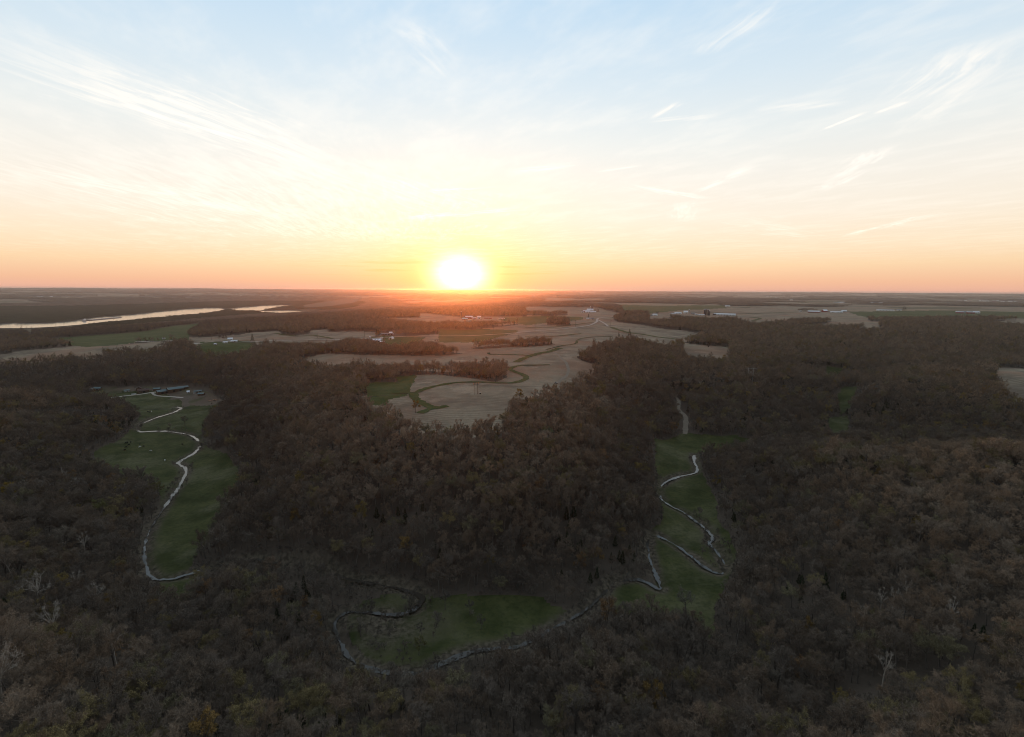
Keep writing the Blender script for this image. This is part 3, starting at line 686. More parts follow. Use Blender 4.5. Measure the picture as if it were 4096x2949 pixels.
RIVER_Z = -16.5
RIVERS = [([(-300,1312),(-60,1300),(0,1294),(44,1292),(170,1292),(267,1287),(388,1270),(534,1258),(728,1238),(818,1232),(870,1231),(900,1238),(824,1246),(630,1266),(485,1280),(340,1296),(242,1315),(121,1327),(0,1322),(-300,1345)], 'broad bright river carrying the barge tow'),
          ([(905,1237),(960,1230),(1016,1226),(1087,1221),(1145,1219),(1160,1223),(1060,1232),(980,1238)], 'bright river channel beyond the tree-lined bar'),
          ([(1205,1226),(1263,1216),(1355,1207),(1433,1205),(1425,1209),(1350,1222),(1300,1227),(1240,1229)], 'far bright reach of the river towards the sunset'),
          ([(1031,1247),(1109,1241),(1232,1240),(1275,1244),(1225,1252),(1186,1258),(1127,1260)], 'bright backwater pool behind the wooded bluff')]
RPOLY = []
for px, lab in RIVERS:
    A_ = np.array(px, float); lo = in_poly(A_[:, 0], A_[:, 1] - 1.5, A_) & ~in_poly(A_[:, 0], A_[:, 1] + 1.5, A_)
    pts = [plane_xy(p[0], p[1], RIVER_Z + (20.0 if l else 0.0)) for p, l in zip(px, lo)]
    P = resample(np.array(pts + pts[:1]), 60.0)[:-1]; RPOLY.append(P)
    bm = bmesh.new(); vs = [bm.verts.new((x, y, RIVER_Z)) for x, y in P]; f = bm.faces.new(vs); f.normal_update()
    if f.normal.z < 0: f.normal_flip()
    bmesh.ops.triangulate(bm, faces=bm.faces[:]); me = bpy.data.meshes.new('river'); bm.to_mesh(me); bm.free(); me.materials.append(MATS['river_water'])
    tag(link(bpy.data.objects.new('river', me)), lab, None, None, 'structure')

# ------------------------------------------------------------------ trees
class Geo:
    def __init__(s): s.v = []; s.f = []; s.t = []
    def tube(s, pts, rads, n, tip=0.0):
        pts = np.asarray(pts, float); b0 = len(s.v)
        for k, p in enumerate(pts):
            d = pts[min(k + 1, len(pts) - 1)] - pts[max(k - 1, 0)]; d = d / (np.linalg.norm(d) + 1e-9)
            a = np.cross(d, (0, 0, 1.0) if abs(d[2]) < .9 else (1.0, 0, 0)); a /= np.linalg.norm(a); c = np.cross(d, a)
            for i in range(n):
                w = 2 * math.pi * i / n; s.v.append(p + (a * math.cos(w) + c * math.sin(w)) * rads[k]); s.t.append(tip)
        for k in range(len(pts) - 1):
            for i in range(n):
                j = (i + 1) % n; s.f.append((b0 + k * n + i, b0 + k * n + j, b0 + (k + 1) * n + j, b0 + (k + 1) * n + i))
    def blade(s, p, q, w, rg, t0=.6, t1=1.0):
        d = q - p; sd = np.cross(d, rg.normal(size=3)); sd = sd / (np.linalg.norm(sd) + 1e-9) * w; b = len(s.v)
        s.v += [p - sd, p + sd, q]; s.t += [t0, t0, t1]; s.f.append((b, b + 1, b + 2))
    def leaf(s, p, w, rg, tip=1.0):
        a = rg.normal(size=3); a /= np.linalg.norm(a); c = np.cross(a, rg.normal(size=3)); c /= np.linalg.norm(c); b = len(s.v)
        s.v += [p + a * w, p - a * w * .5 + c * w * .8, p - a * w * .5 - c * w * .8]; s.t += [tip] * 3; s.f.append((b, b + 1, b + 2))
    def mesh(s, name, mat):
        idx = np.array([i for f in s.f for i in f]); lc = np.array([len(f) for f in s.f])
        me = mesh_np(name, np.array(s.v), idx, lc, mat); fattr(me, 'tip', s.t)
        return me
def unit(v): return v / (np.linalg.norm(v) + 1e-9)
def grow_tree(seed, H, Wd, nl=8, n2=5, n3=6, n4=5, tw=.045, leafy=0, pale=False, spread=1.0):
    """trunk and crown geometry of one bare deciduous tree"""
    rg = np.random.default_rng(seed); tr = Geo(); cr = Geo()
    lean = rg.normal(size=2) * .04 * H; r0 = .016 * H + .06
    fork = rg.uniform(.5, .66)
    tp = [np.array([lean[0] * t ** 1.5 + math.sin(t * 5 + seed) * .12, lean[1] * t ** 1.5 + math.cos(t * 4 + seed) * .12, H * fork * t - (1.2 if t == 0 else 0)]) for t in (0, .15, .4, .7, 1)]
    tr.tube(tp, [r0 * 1.5, r0, r0 * .85, r0 * .7, r0 * .45], 6)
    cz, rz = H * .63, H * .37
    for i in range(nl):
        az = 2 * math.pi * (i * .382 + rg.uniform(-.08, .08)); el = rg.uniform(-.45, 1.0) if i else 1.0
        rad = Wd / 2 * rg.uniform(.62, 1.0) * math.sqrt(max(0.0, 1 - max(el, 0) ** 2 * .75))
        end = np.array([math.cos(az) * rad + tp[-1][0], math.sin(az) * rad + tp[-1][1], cz + rz * el * .85])
        t0 = rg.uniform(.5, 1.0); st = tp[2] * (1 - t0) + tp[4] * t0
        mid = st * .45 + end * .55 + np.array([0, 0, -.06 * H * (1 - el) * .3 + .03 * H]) + rg.normal(size=3) * .25
        c1 = st * .75 + mid * .25 + rg.normal(size=3) * .1
        cr.tube([st, c1, mid, end], [r0 * .42, r0 * .36, r0 * .26, r0 * .09], 4, 0.15)
        od = unit(end - np.array([tp[-1][0], tp[-1][1], H * .42]))
        for j in range(n2):
            t = rg.uniform(.35, 1.0); b = (mid * (1 - t) * 1 + end * t) if t > .5 else (st * (.5 - t) * 2 + mid * t * 2)
            dr = unit(od * .7 + rg.normal(size=3) * .62 * spread + np.array([0, 0, .3])); ln = Wd * rg.uniform(.13, .24)
            e2 = b + dr * ln; m2 = b + dr * ln * .5 + rg.normal(size=3) * .12
            cr.tube([b, m2, e2], [r0 * .14, r0 * .10, r0 * .05], 3, .35)
            for k in range(n3):
                u = rg.uniform(.2, 1.0); p = b * (1 - u) + e2 * u
                d3 = unit(dr * .6 + rg.normal(size=3) * .8 + np.array([0, 0, .35])); l3 = Wd * rg.uniform(.07, .14); e3 = p + d3 * l3
                cr.blade(p, e3, tw * 1.15, rg, .55, .9)
                for l in range(n4):
                    s_ = rg.uniform(.25, 1.0); p4 = p * (1 - s_) + e3 * s_
                    d4 = unit(d3 * .7 + rg.normal(size=3) * .8 + np.array([0, 0, .3])); cr.blade(p4, p4 + d4 * Wd * rg.uniform(.05, .11), tw, rg, .8, 1.0)
                    if leafy and rg.random() < leafy: cr.leaf(p4 + d4 * Wd * .06, .16 + .08 * rg.random(), rg)
    return tr, cr
def grow_cedar(seed, H, Wd, n=900):
    rg = np.random.default_rng(seed); tr = Geo(); cr = Geo()
    tr.tube([(0, 0, -1), (0, 0, H * .3), (0, 0, H * .95)], [.22, .16, .03], 5)
    for k in range(n):
        t = rg.random() ** .7; z = H * (.08 + .92 * (1 - t)); R = Wd / 2 * t * (.75 + .35 * math.sin(z * 2.1 + seed)) + .1
        az = rg.uniform(0, 2 * math.pi); r1 = R * math.sqrt(rg.uniform(.2, 1)); p = np.array([math.cos(az) * r1, math.sin(az) * r1, z])
        d = unit(np.array([math.cos(az), math.sin(az), .15 + rg.normal() * .4])); cr.blade(p, p + d * (.5 + .5 * rg.random()), .16, rg, 1, 1)
    return tr, cr
def joined(tr, cr):
    o = Geo(); o.v = tr.v + cr.v; o.t = tr.t + cr.t; b = len(tr.v); o.f = tr.f + [tuple(i + b for i in f) for f in cr.f]
    return o

TW = .046
KINDS = []          # near kinds: (trunk mesh, crown mesh, joined mesh)
specs = [(1, 19, 11, 8, 1.0, 0), (2, 17, 12, 9, 1.1, 0), (3, 21, 10, 8, .9, 0), (4, 16, 9.5, 7, 1.0, 0), (5, 20, 12.5, 9, 1.0, 0), (6, 14, 8.5, 7, 1.1, 0), (7, 18, 8, 7, .8, 0),
         (8, 17, 11, 8, 1.0, .55), (9, 15, 9, 7, 1.0, .8)]
BT = MATS['bark_and_twigs']
for (sd, H, Wd, nl, sp, lf) in specs:
    tr, cr = grow_tree(sd, H, Wd, nl + 3, 6, 6, 7, TW, lf, False, sp)
    KINDS.append((tr.mesh('trunk', BT), cr.mesh('crown', BT), joined(tr, cr).mesh('bare_tree', BT), H, Wd))
CED = grow_cedar(21, 12, 6)
PALE = []
for sd, H, Wd in ((31, 21, 11), (32, 23, 9), (33, 19, 12)):
    tr, cr = grow_tree(sd, H, Wd, 10, 5, 5, 3, .034, 0, True, .8)
    for g_ in (tr, cr): g_.t = [0.0 if t < .5 else t * .25 for t in g_.t]
    PALE.append((tr.mesh('trunk', MATS['pale_bark']), cr.mesh('crown', MATS['pale_bark']), H, Wd))
src = bpy.data.collections.new('forest_source')      # holds the shapes the forest is made of
def src_obj(name, me): o = bpy.data.objects.new(name, me); src.objects.link(o)
NK = len(KINDS)
for k, K in enumerate(KINDS): src_obj('shape_%02d' % k, K[2])
src_obj('shape_%02d' % NK, joined(*CED).mesh('cedar', BT))
for k in range(4):    # lighter shapes for the distance
    tr, cr = grow_tree(50 + k, (18, 16, 20, 15)[k], (11, 12, 10, 9)[k], 9, 5, 4, 5, .15, 0)
    src_obj('shape_%02d' % (NK + 1 + k), joined(tr, cr).mesh('far_tree', BT))
for k in range(3):    # stands of trees for the far woods
    rg = np.random.default_rng(80 + k); g_ = Geo()
    for i in range(26):
        x, y = rg.uniform(-30, 30, 2); H = rg.uniform(13, 20); R = rg.uniform(4, 6.5)
        g_.tube([(x, y, -3), (x, y, H * .7)], [.3, .12], 3)
        for j in range(95):
            d = unit(rg.normal(size=3)); d[2] = abs(d[2]) * .9 - .1; p = np.array([x, y, H * .62]) + d * np.array([R, R, H * .38]) * rg.uniform(.55, 1)
            g_.blade(p, p + unit(d + rg.normal(size=3) * .7) * 2.6, .34, rg, .8, 1.0)
    src_obj('shape_%02d' % (NK + 5 + k), g_.mesh('far_stand', BT))

# ---- keep-clear tests for the scatter
LINES = [(ROAD, 14), (SIDE, 10), (FARM_TRACK, 8), (FARM_TRACK2, 8), (TRACK_R, 7), (RIVER_TRACK, 12)]
CLEAR = []      # x, y, radius round buildings
def clear_at(px, py, r): x, y, _z = hit(px, py); CLEAR.append((x, y, r))
for px, py, r in [(590,1560,22),(640,1560,18),(660,1568,30),(700,1562,30),(750,1570,24),(800,1572,24),(390,1558,22),(505,1566,16),(570,1565,26),(860,1600,24),
                  (925,1366,55),(860,1372,35),(895,1370,35),(1500,1366,55),(1480,1372,35),(1550,1337,60),(1565,1352,35),(1500,1358,45),(1900,1276,140),(1860,1276,120),(1950,1276,120),(2350,1244,160),(2390,1244,120),
                  (2360,1275,90),(2545,1265,90),(2620,1262,90),(2710,1256,140),(2780,1258,130),(2830,1258,130),(2900,1258,150),(3255,1248,130),(3310,1248,130),(3345,1248,120),
                  (91,1339,25),(224,1316,30),(257,1310,30),(2833,1391,14)]: clear_at(px, py, r)
def by_meadow(x, y, reach=((5, 0), (-5, 0), (0, 7), (0, 13))):
    r = np.hypot(x, y); ux, uy = x / r, y / r; mead = (COVER >= 21); res = np.zeros(len(x), bool)
    for da, dr in reach:
        xx_, yy_ = x + ux * dr + uy * da, y + uy * dr - ux * da
        i2 = np.clip(np.searchsorted(RR, np.hypot(xx_, yy_)) - 1, 0, len(RR) - 2); j2 = np.clip(np.searchsorted(TH, np.arctan2(xx_, yy_)) - 1, 0, len(TH) - 2)
        res |= mead[i2, j2]
    return res
def keep(x, y, buf=0.0):
    ok = np.ones(len(x), bool)
    th = np.arctan2(x, y); r = np.hypot(x, y)
    i = np.clip(np.searchsorted(RR, r) - 1, 0, len(RR) - 2); j = np.clip(np.searchsorted(TH, th) - 1, 0, len(TH) - 2)
    ok &= (COVER[i, j] == 0) & (COVER[i + 1, j + 1] == 0)
    ok &= CD[i, j] > 7.0
    ok &= ~by_meadow(x, y)
    for back in (8.0, 15.0, 22.0): ok &= CD[np.clip(np.searchsorted(RR, r + back) - 1, 0, len(RR) - 2), j] > 6.0
    for ln, w in LINES: ok &= dist_to_line(x, y, resample(ln, 6.0), w + 5) > w
    for cx, cy_, cr_ in CLEAR: ok &= (x - cx) ** 2 + (y - cy_) ** 2 > cr_ ** 2
    for P in RPOLY: ok &= ~in_poly(x, y, P)
    return ok
def scatter(spacing, r0, r1, half=54, seed=0):
    rg = np.random.default_rng(seed); h = math.radians(half); xm = r1 * math.sin(h)
    gx = np.arange(-xm, xm, spacing); gy = np.arange(0, r1, spacing * .92)
    X, Y = np.meshgrid(gx, gy); X = X + (np.arange(X.shape[0]) % 2)[:, None] * spacing * .5
    X = X.ravel() + rg.uniform(-.42, .42, X.size) * spacing; Y = Y.ravel() + rg.uniform(-.42, .42, Y.size) * spacing
    r = np.hypot(X, Y); a = np.arctan2(X, Y); m_ = (r >= r0) & (r < r1) & (np.abs(a) < h)
    return X[m_], Y[m_]

BASE_T = np.array([(.240, .186, .140), (.275, .216, .165), (.208, .170, .136), (.275, .200, .140), (.245, .206, .170)])
OLIVE = np.array([(.250, .200, .098), (.228, .196, .112), (.265, .205, .095)]); ORANGE = np.array([(.32, .20, .07), (.31, .22, .07), (.30, .175, .085)])
PALEG = np.array([(.29, .25, .20), (.26, .225, .18)])
def tints(x, y, rg):
    n = len(x); t = BASE_T[rg.integers(0, len(BASE_T), n)] * rg.uniform(.72, 1.22, n)[:, None]
    kind = rg.integers(0, 7, n); u = rg.random(n); patch = fbm(x / 60 + 11, y / 60, 3)
    po = .05 + .16 * sstep(patch, .5, .68); ol = u < po; t[ol] = OLIVE[rg.integers(0, 3, ol.sum())] * rg.uniform(.7, 1.1, ol.sum())[:, None]; kind[ol] = 7
    up = sstep(np.hypot(x, y), 650, 1000) * .06
    og = (u >= po) & (u < po + .018 + up * sstep(patch, .45, .6)); t[og] = ORANGE[rg.integers(0, 3, og.sum())] * rg.uniform(.6, 1, og.sum())[:, None]; kind[og] = 8
    pg = (u > .975); t[pg] = PALEG[rg.integers(0, 2, pg.sum())]
    ced = (u > .30) & (u < .30 + .5 * sstep(fbm(x / 45 + 70, y / 45 + 9, 3), .64, .74)); t[ced] = np.array((.028, .036, .016)) * rg.uniform(.7, 1.2, ced.sum())[:, None]; kind[ced] = NK
    # crest light and hollow shade put into tint: warmer high up, darker low down
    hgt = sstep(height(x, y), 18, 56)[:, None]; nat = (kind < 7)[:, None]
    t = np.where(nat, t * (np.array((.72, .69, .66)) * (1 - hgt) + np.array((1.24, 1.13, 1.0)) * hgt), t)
    return t, kind

# individuals with a character of their own: (base pixel, kind, label)
def place_tree(name, x, y, tm, cm, rz, s, tint, label, group=None, cat='tree'):
    z = float(height(np.array([x]), np.array([y]))[0])
    r = empty(name, (x, y, z), rz); r.scale = s
    for nm, me in (('trunk', tm), ('crown', cm)):
        c = bpy.data.objects.new(nm, me); c['tint'] = tuple(float(v) for v in tint); link(c, r)
    tag(r, label, cat, group)
    return r
TAKEN = []
def special(px, py, kind, size, tint, label, group=None, name='tree'):
    x, y, _z = hit(px, py); TAKEN.append((x, y))
    if kind == 'pale': K = PALE[int(px) % 3]; tm, cm = K[0], K[1]
    elif kind == 'pine': tm, cm = PINE
    else: K = KINDS[kind]; tm, cm = K[0], K[1]
    rz = random.uniform(0, 6.28)
    return place_tree(name, x, y, tm, cm, rz, (size, size, size), tint, label, group)
_pt, _pc = grow_cedar(22, 17, 9, 1500); PINE = (_pt.mesh('trunk', BT), _pc.mesh('crown', BT))
PAL = (.36, .31, .255); DKG = (.022, .032, .015)
SPECIALS = [
 (155,2447,'pale',1.15,PAL,'white-barked bare tree with many forked limbs in the creekside wood','pale sycamores by the pasture'),
 (225,2573,'pale',1.0,PAL,'white-barked bare tree with many forked limbs in the creekside wood','pale sycamores by the pasture'),
 (15,2845,'pale',1.25,PAL,'tall white-barked bare tree at the top of the wooded slope',None),
 (315,2375,'pale',.7,PAL,'slim white-barked sapling among brown trees','slim pale trees'),(395,2438,'pale',.9,PAL,'slim white-barked sapling among brown trees','slim pale trees'),
 (463,2656,'pale',.8,PAL,'slim white-barked sapling among brown trees','slim pale trees'),
 (155,1991,'pale',.85,PAL,'pale bare tree on the spur above the pasture','pale trees on the spur'),(107,1981,'pale',.75,PAL,'pale bare tree on the spur above the pasture','pale trees on the spur'),
 (305,1971,'pale',.8,PAL,'pale bare tree on the spur above the pasture','pale trees on the spur'),(262,1942,'pale',.8,PAL,'pale bare tree on the spur above the pasture','pale trees on the spur'),
 (340,2233,'pale',.85,PAL,'pale bare tree on the spur above the pasture','pale trees on the spur'),
 (3520,2463,'pale',.7,PAL,'crooked pale-barked tree in the hillside clearing','pale trees in the hillside clearing'),(3570,2434,'pale',.6,PAL,'crooked pale-barked tree in the hillside clearing','pale trees in the hillside clearing'),
 (3621,2415,'pale',.75,PAL,'crooked pale-barked tree in the hillside clearing','pale trees in the hillside clearing'),(3802,2533,'pale',.8,PAL,'crooked pale-barked tree in the hillside clearing','pale trees in the hillside clearing'),
 (3449,2533,'pale',.75,PAL,'crooked pale-barked tree in the hillside clearing','pale trees in the hillside clearing'),(3529,2746,'pale',.8,PAL,'crooked pale-barked tree in the hillside clearing','pale trees in the hillside clearing'),
 (1509,1760,'pale',.8,PAL,'lone white-branched tree on the dark hill face',None),(2800,1562,'pale',.9,PAL,'white forked tree above the dirt track',None),
 (39,2020,8,1.25,(.30,.20,.035),'bright golden leafing tree on the spur above the pasture',None),
 (412,2078,7,1.1,(.17,.16,.06),'olive leafing tree on the spur beside the creek',None),(635,1990,8,1.0,(.15,.13,.05),'olive leafing tree beside the pasture creek','olive trees at the creek edge'),(610,2000,7,.95,(.15,.13,.05),'olive leafing tree beside the pasture creek','olive trees at the creek edge'),
 (2114,1745,8,.95,(.24,.23,.10),'pale green leafing tree on the hill face below the stubble','pale green trees on the hill face'),(2170,1752,8,.9,(.22,.22,.10),'pale green leafing tree on the hill face below the stubble','pale green trees on the hill face'),
 (2189,1768,7,.9,(.20,.20,.10),'pale green leafing tree on the hill face below the stubble','pale green trees on the hill face'),
 (2218,1592,8,1.1,(.24,.155,.03),'yellow-orange tree at the hilltop field edge','yellow trees round the hilltop field'),(2078,1612,8,1.1,(.24,.145,.03),'yellow-orange tree at the hilltop field edge','yellow trees round the hilltop field'),
 (1435,1545,8,1.1,(.26,.15,.03),'yellow-orange tree at the hilltop field edge','yellow trees round the hilltop field'),(1662,1652,8,.9,(.24,.13,.03),'yellow-orange tree at the hilltop field edge','yellow trees round the hilltop field'),
 (2390,1602,7,1.1,(.18,.16,.04),'round yellow-green tree in the wooded ravine','yellow-green trees in the ravine'),(2485,1540,8,1.1,(.16,.19,.06),'round yellow-green tree in the wooded ravine','yellow-green trees in the ravine'),
 (877,1792,1,1.25,(.15,.135,.12),'large grey round-crowned tree at the pasture edge',None),(741,1708,3,1.0,(.10,.088,.07),'bare tree standing alone beside the pasture gully',None),
 (1484,2490,5,.9,(.09,.075,.062),'dark forked bare tree inside the horseshoe bend',None),
 (1686,2545,5,.55,(.10,.085,.07),'small bare tree standing in the horseshoe meadow','bare trees standing in the horseshoe meadow'),(1676,2622,8,.7,(.14,.13,.05),'small olive tree leafing at the horseshoe creek bank',None),
 (1879,2462,3,.6,(.10,.085,.07),'small bare tree standing in the horseshoe meadow','bare trees standing in the horseshoe meadow'),(1926,2518,5,.65,(.10,.085,.07),'small bare tree standing in the horseshoe meadow','bare trees standing in the horseshoe meadow'),
 (1640,2435,1,.75,(.10,.085,.07),'small bare tree standing in the horseshoe meadow','bare trees standing in the horseshoe meadow'),(1780,2440,3,.8,(.10,.085,.07),'small bare tree standing in the horseshoe meadow','bare trees standing in the horseshoe meadow'),
 (1546,2508,5,.7,(.115,.085,.065),'small bare tree standing in the horseshoe meadow','bare trees standing in the horseshoe meadow'),
 (2745,2462,7,1.0,(.16,.15,.105),'pale grey-green tree at the meadow tip',None),
 (1010,1366,'pine',1.25,DKG,'dark pine beside the white farmhouse',None),(900,1366,1,1.0,(.10,.075,.055),'bare round tree behind the white farmhouse','bare yard trees of the white farmhouse'),(880,1366,4,.9,(.10,.075,.055),'bare round tree behind the white farmhouse','bare yard trees of the white farmhouse'),
 (1511,1352,8,1.2,(.20,.13,.04),'golden yard tree behind the red barn',None),(1538,1357,'pine',.8,DKG,'dark evergreen beside the red barn yard',None),
 (2354,1276,'pine',1.2,DKG,'dark spruce beside the small white sheds at the road bend',None),(2380,1248,'pine',1.1,DKG,'dark evergreen windbreak tree by the white farm','evergreens by the white farm'),(2388,1249,'pine',1.2,DKG,'dark evergreen windbreak tree by the white farm','evergreens by the white farm'),(2394,1249,'pine',1.0,DKG,'dark evergreen windbreak tree by the white farm','evergreens by the white farm'),
 (2522,1265,'pine',1.0,DKG,'dark spruce by the houses along the road','spruces along the road'),(2530,1265,'pine',1.1,DKG,'dark spruce by the houses along the road','spruces along the road'),(2580,1262,'pine',1.2,DKG,'dark spruce by the houses along the road','spruces along the road'),
 (2500,1275,'pine',1.5,DKG,'dark spruce by the houses along the road','spruces along the road'),(2630,1262,1,1.1,(.09,.07,.055),'bare yard tree beside the white house near the dairy',None),(2518,1345,'pine',1.2,DKG,'dark cedar on the wood edge of the upland','cedars on the upland wood edge'),(2475,1352,'pine',.9,DKG,'dark cedar on the wood edge of the upland','cedars on the upland wood edge'),
 (3617,1244,1,1.5,(.06,.055,.04),'dark round tree by the long white sheds',None)]
for s_ in SPECIALS: special(*s_)
TK = np.array(TAKEN)

# near and middle woods
x1, y1 = scatter(6.7, 95, 1350, 54, 1)
_sx, _sy = scatter(8.0, 60, 620, 74, 12); _sm = np.abs(np.arctan2(_sx, _sy)) > math.radians(54)      # the woods go on beyond the picture's edges
_nx, _ny = scatter(7.5, 25, 95, 60, 13)
x1, y1 = np.concatenate([x1, _sx[_sm], _nx]), np.concatenate([y1, _sy[_sm], _ny]); k1 = keep(x1, y1); x1, y1 = x1[k1], y1[k1]
far_s = np.ones(len(x1), bool)
for tx, ty in TK: far_s &= (x1 - tx) ** 2 + (y1 - ty) ** 2 > 30
x1, y1 = x1[far_s], y1[far_s]
# thin glades in the woods
gl = fbm(x1 / 38 + 5, y1 / 38, 3); m_ = (gl > .30) | (rng.random(len(x1)) < .4); x1, y1 = x1[m_], y1[m_]
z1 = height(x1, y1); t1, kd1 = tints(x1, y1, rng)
sc1 = (.50 + .72 * rng.beta(2.0, 2.0, len(x1))) * (.95 + .45 * (fbm(x1 / 45, y1 / 45, 2) - .5)); sc1[kd1 == NK] *= .85
rz1 = rng.uniform(0, 6.28, len(x1))
# the 230 that stand largest in the picture are things of their own
u_, v_, w_ = project(np.column_stack([x1, y1, z1 + 11]))
inside = (u_ > 20) & (u_ < W_PX - 20) & (v_ > 0) & (v_ < H_PX - 25)
order = np.argsort(np.where(inside, np.sqrt(x1 ** 2 + y1 ** 2 + (CAM_Z - z1) ** 2), 1e9)); solo = order[:228]
def tree_words(i):
    k = kd1[i]
    col = 'dark green cedar' if k == NK else 'olive budding tree' if k == 7 else 'yellow-orange budding tree' if k == 8 else 'pale grey bare tree' if (t1[i][2] > .195) else 'slender bare brown tree' if k in (2, 6) else 'broad bare grey-brown tree' if k in (1, 4) else 'bare brown tree'
    size = 'tall ' if sc1[i] > 1.0 else 'small ' if sc1[i] < .72 else ''
    hi = 'high up' if z1[i] > 38 else 'low down' if z1[i] < 16 else 'halfway up'
    if x1[i] < -95: pl = hi + ' the wooded slope above the pasture'
    elif x1[i] > 110: pl = hi + ' the wooded hillside facing the looping meadow'
    else: pl = hi + ' the wooded bank across from the horseshoe meadow'
    col = size + col
    return '%s %s' % (col, pl), 'cedar' if k == NK else 'tree'
CEDT = (CED[0].mesh('trunk', BT), CED[1].mesh('crown', BT))
for i in solo:
    K = CEDT if kd1[i] == NK else KINDS[kd1[i]]
    lab, nm = tree_words(i); s = float(sc1[i])
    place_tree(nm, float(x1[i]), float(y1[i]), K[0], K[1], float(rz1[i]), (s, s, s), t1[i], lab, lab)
rest = np.ones(len(x1), bool); rest[solo] = False
x1, y1, z1, t1, kd1, sc1, rz1 = [a[rest] for a in (x1, y1, z1, t1, kd1, sc1, rz1)]
lod = np.hypot(x1, y1) > 850; kd1 = np.where(lod & (kd1 < 7), NK + 1 + kd1 % 4, kd1)
# upland woods, tree by tree
x2, y2 = scatter(10.5, 1350, 3200, 52, 2); k2 = keep(x2, y2) & (height(x2, y2) > -16); x2, y2 = x2[k2], y2[k2]
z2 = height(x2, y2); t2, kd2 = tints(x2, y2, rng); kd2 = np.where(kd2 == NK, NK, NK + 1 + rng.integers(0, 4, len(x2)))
sc2 = rng.uniform(.75, 1.2, len(x2)); rz2 = rng.uniform(0, 6.28, len(x2))
# far woods, in stands
x3, y3 = scatter(42, 3200, 9500, 50, 3)
z3 = height(x3, y3); a3 = np.arctan2(x3, y3); wb = np.where(a3 < math.radians(2), .09, -.03)
ok = keep(x3, y3)
for ox, oy in ((38, 0), (-38, 0), (0, 38), (0, -38)):
    for P in RPOLY: ok &= ~in_poly(x3 + ox, y3 + oy, P)
ok &= (((far_open(x3, y3) - wb) < .47) | (z3 < 15)); ok &= ~((np.hypot(x3, y3) < 3600) & (rng.random(len(x3)) < .3))
x3, y3, z3 = x3[ok], y3[ok], z3[ok]
x4, y4 = scatter(120, 9500, 24000, 49, 4); z4 = height(x4, y4); ok = ((far_open(x4, y4) - np.where(np.arctan2(x4, y4) < .03, .09, -.02)) < .45) & (rng.random(len(x4)) < .7)
x4, y4, z4 = x4[ok], y4[ok], z4[ok]
x3, y3, z3 = np.append(x3, x4), np.append(y3, y4), np.append(z3, z4)
kd3 = NK + 5 + rng.integers(0, 3, len(x3)); sc3 = np.where(np.hypot(x3, y3) > 9500, 1.5, rng.uniform(.85, 1.15, len(x3))); rz3 = rng.uniform(0, 6.28, len(x3))
t3 = BASE_T[rng.integers(0, 5, len(x3))] * rng.uniform(.8, 1.2, len(x3))[:, None]
low = z3 < 0; t3[low] = np.array((.075, .082, .045)) * rng.uniform(.8, 1.2, low.sum())[:, None]

def forest(name, label, X, Y, Z, T, K, S, R):
    me = bpy.data.meshes.new(name); n = len(X); me.vertices.add(n)
    me.vertices.foreach_set('co', np.column_stack([X, Y, Z - .2]).astype(np.float32).ravel())
    a = me.attributes.new('tint', 'FLOAT_VECTOR', 'POINT'); a.data.foreach_set('vector', T.astype(np.float32).ravel())
    a = me.attributes.new('rot', 'FLOAT_VECTOR', 'POINT'); a.data.foreach_set('vector', np.column_stack([rng.normal(size=n) * .03, rng.normal(size=n) * .03, R]).astype(np.float32).ravel())
    a = me.attributes.new('scl', 'FLOAT_VECTOR', 'POINT'); a.data.foreach_set('vector', np.column_stack([S, S, S * rng.uniform(.9, 1.12, n)]).astype(np.float32).ravel())
    a = me.attributes.new('kind', 'INT', 'POINT'); a.data.foreach_set('value', K.astype(np.int32))
    o = tag(link(bpy.data.objects.new(name, me)), label, 'forest', None, 'stuff')
    ng = bpy.data.node_groups.new(name, 'GeometryNodeTree')
    ng.interface.new_socket('Geometry', in_out='INPUT', socket_type='NodeSocketGeometry'); ng.interface.new_socket('Geometry', in_out='OUTPUT', socket_type='NodeSocketGeometry')
    N = ng.nodes; Lk = ng.links
    gi = N.new('NodeGroupInput'); go = N.new('NodeGroupOutput'); ip = N.new('GeometryNodeInstanceOnPoints'); ci = N.new('GeometryNodeCollectionInfo')
    ci.inputs['Collection'].default_value = src; ci.inputs['Separate Children'].default_value = True; ci.inputs['Reset Children'].default_value = True
    ip.inputs['Pick Instance'].default_value = True
    def at(nm, ty): q = N.new('GeometryNodeInputNamedAttribute'); q.data_type = ty; q.inputs['Name'].default_value = nm; return q.outputs['Attribute']
    Lk.new(gi.outputs[0], ip.inputs['Points']); Lk.new(ci.outputs[0], ip.inputs['Instance'])
    Lk.new(at('kind', 'INT'), ip.inputs['Instance Index']); Lk.new(at('rot', 'FLOAT_VECTOR'), ip.inputs['Rotation']); Lk.new(at('scl', 'FLOAT_VECTOR'), ip.inputs['Scale'])
    Lk.new(ip.outputs[0], go.inputs[0])
    md = o.modifiers.new('trees', 'NODES'); md.node_group = ng
    return o
x5, y5 = scatter(3.4, 170, 1000, 50, 9)
th5 = np.arctan2(x5, y5); r5 = np.hypot(x5, y5); i5 = np.clip(np.searchsorted(RR, r5) - 1, 0, len(RR) - 2); j5 = np.clip(np.searchsorted(TH, th5) - 1, 0, len(TH) - 2)
cd5 = CD[i5, j5]; open5 = COVER[i5, j5]; pt5 = fbm(x5 / 14 + 3, y5 / 14 + 8, 3)
back5 = np.minimum(CD[np.clip(np.searchsorted(RR, r5 + 8) - 1, 0, len(RR) - 2), j5], CD[np.clip(np.searchsorted(RR, r5 + 15) - 1, 0, len(RR) - 2), j5])
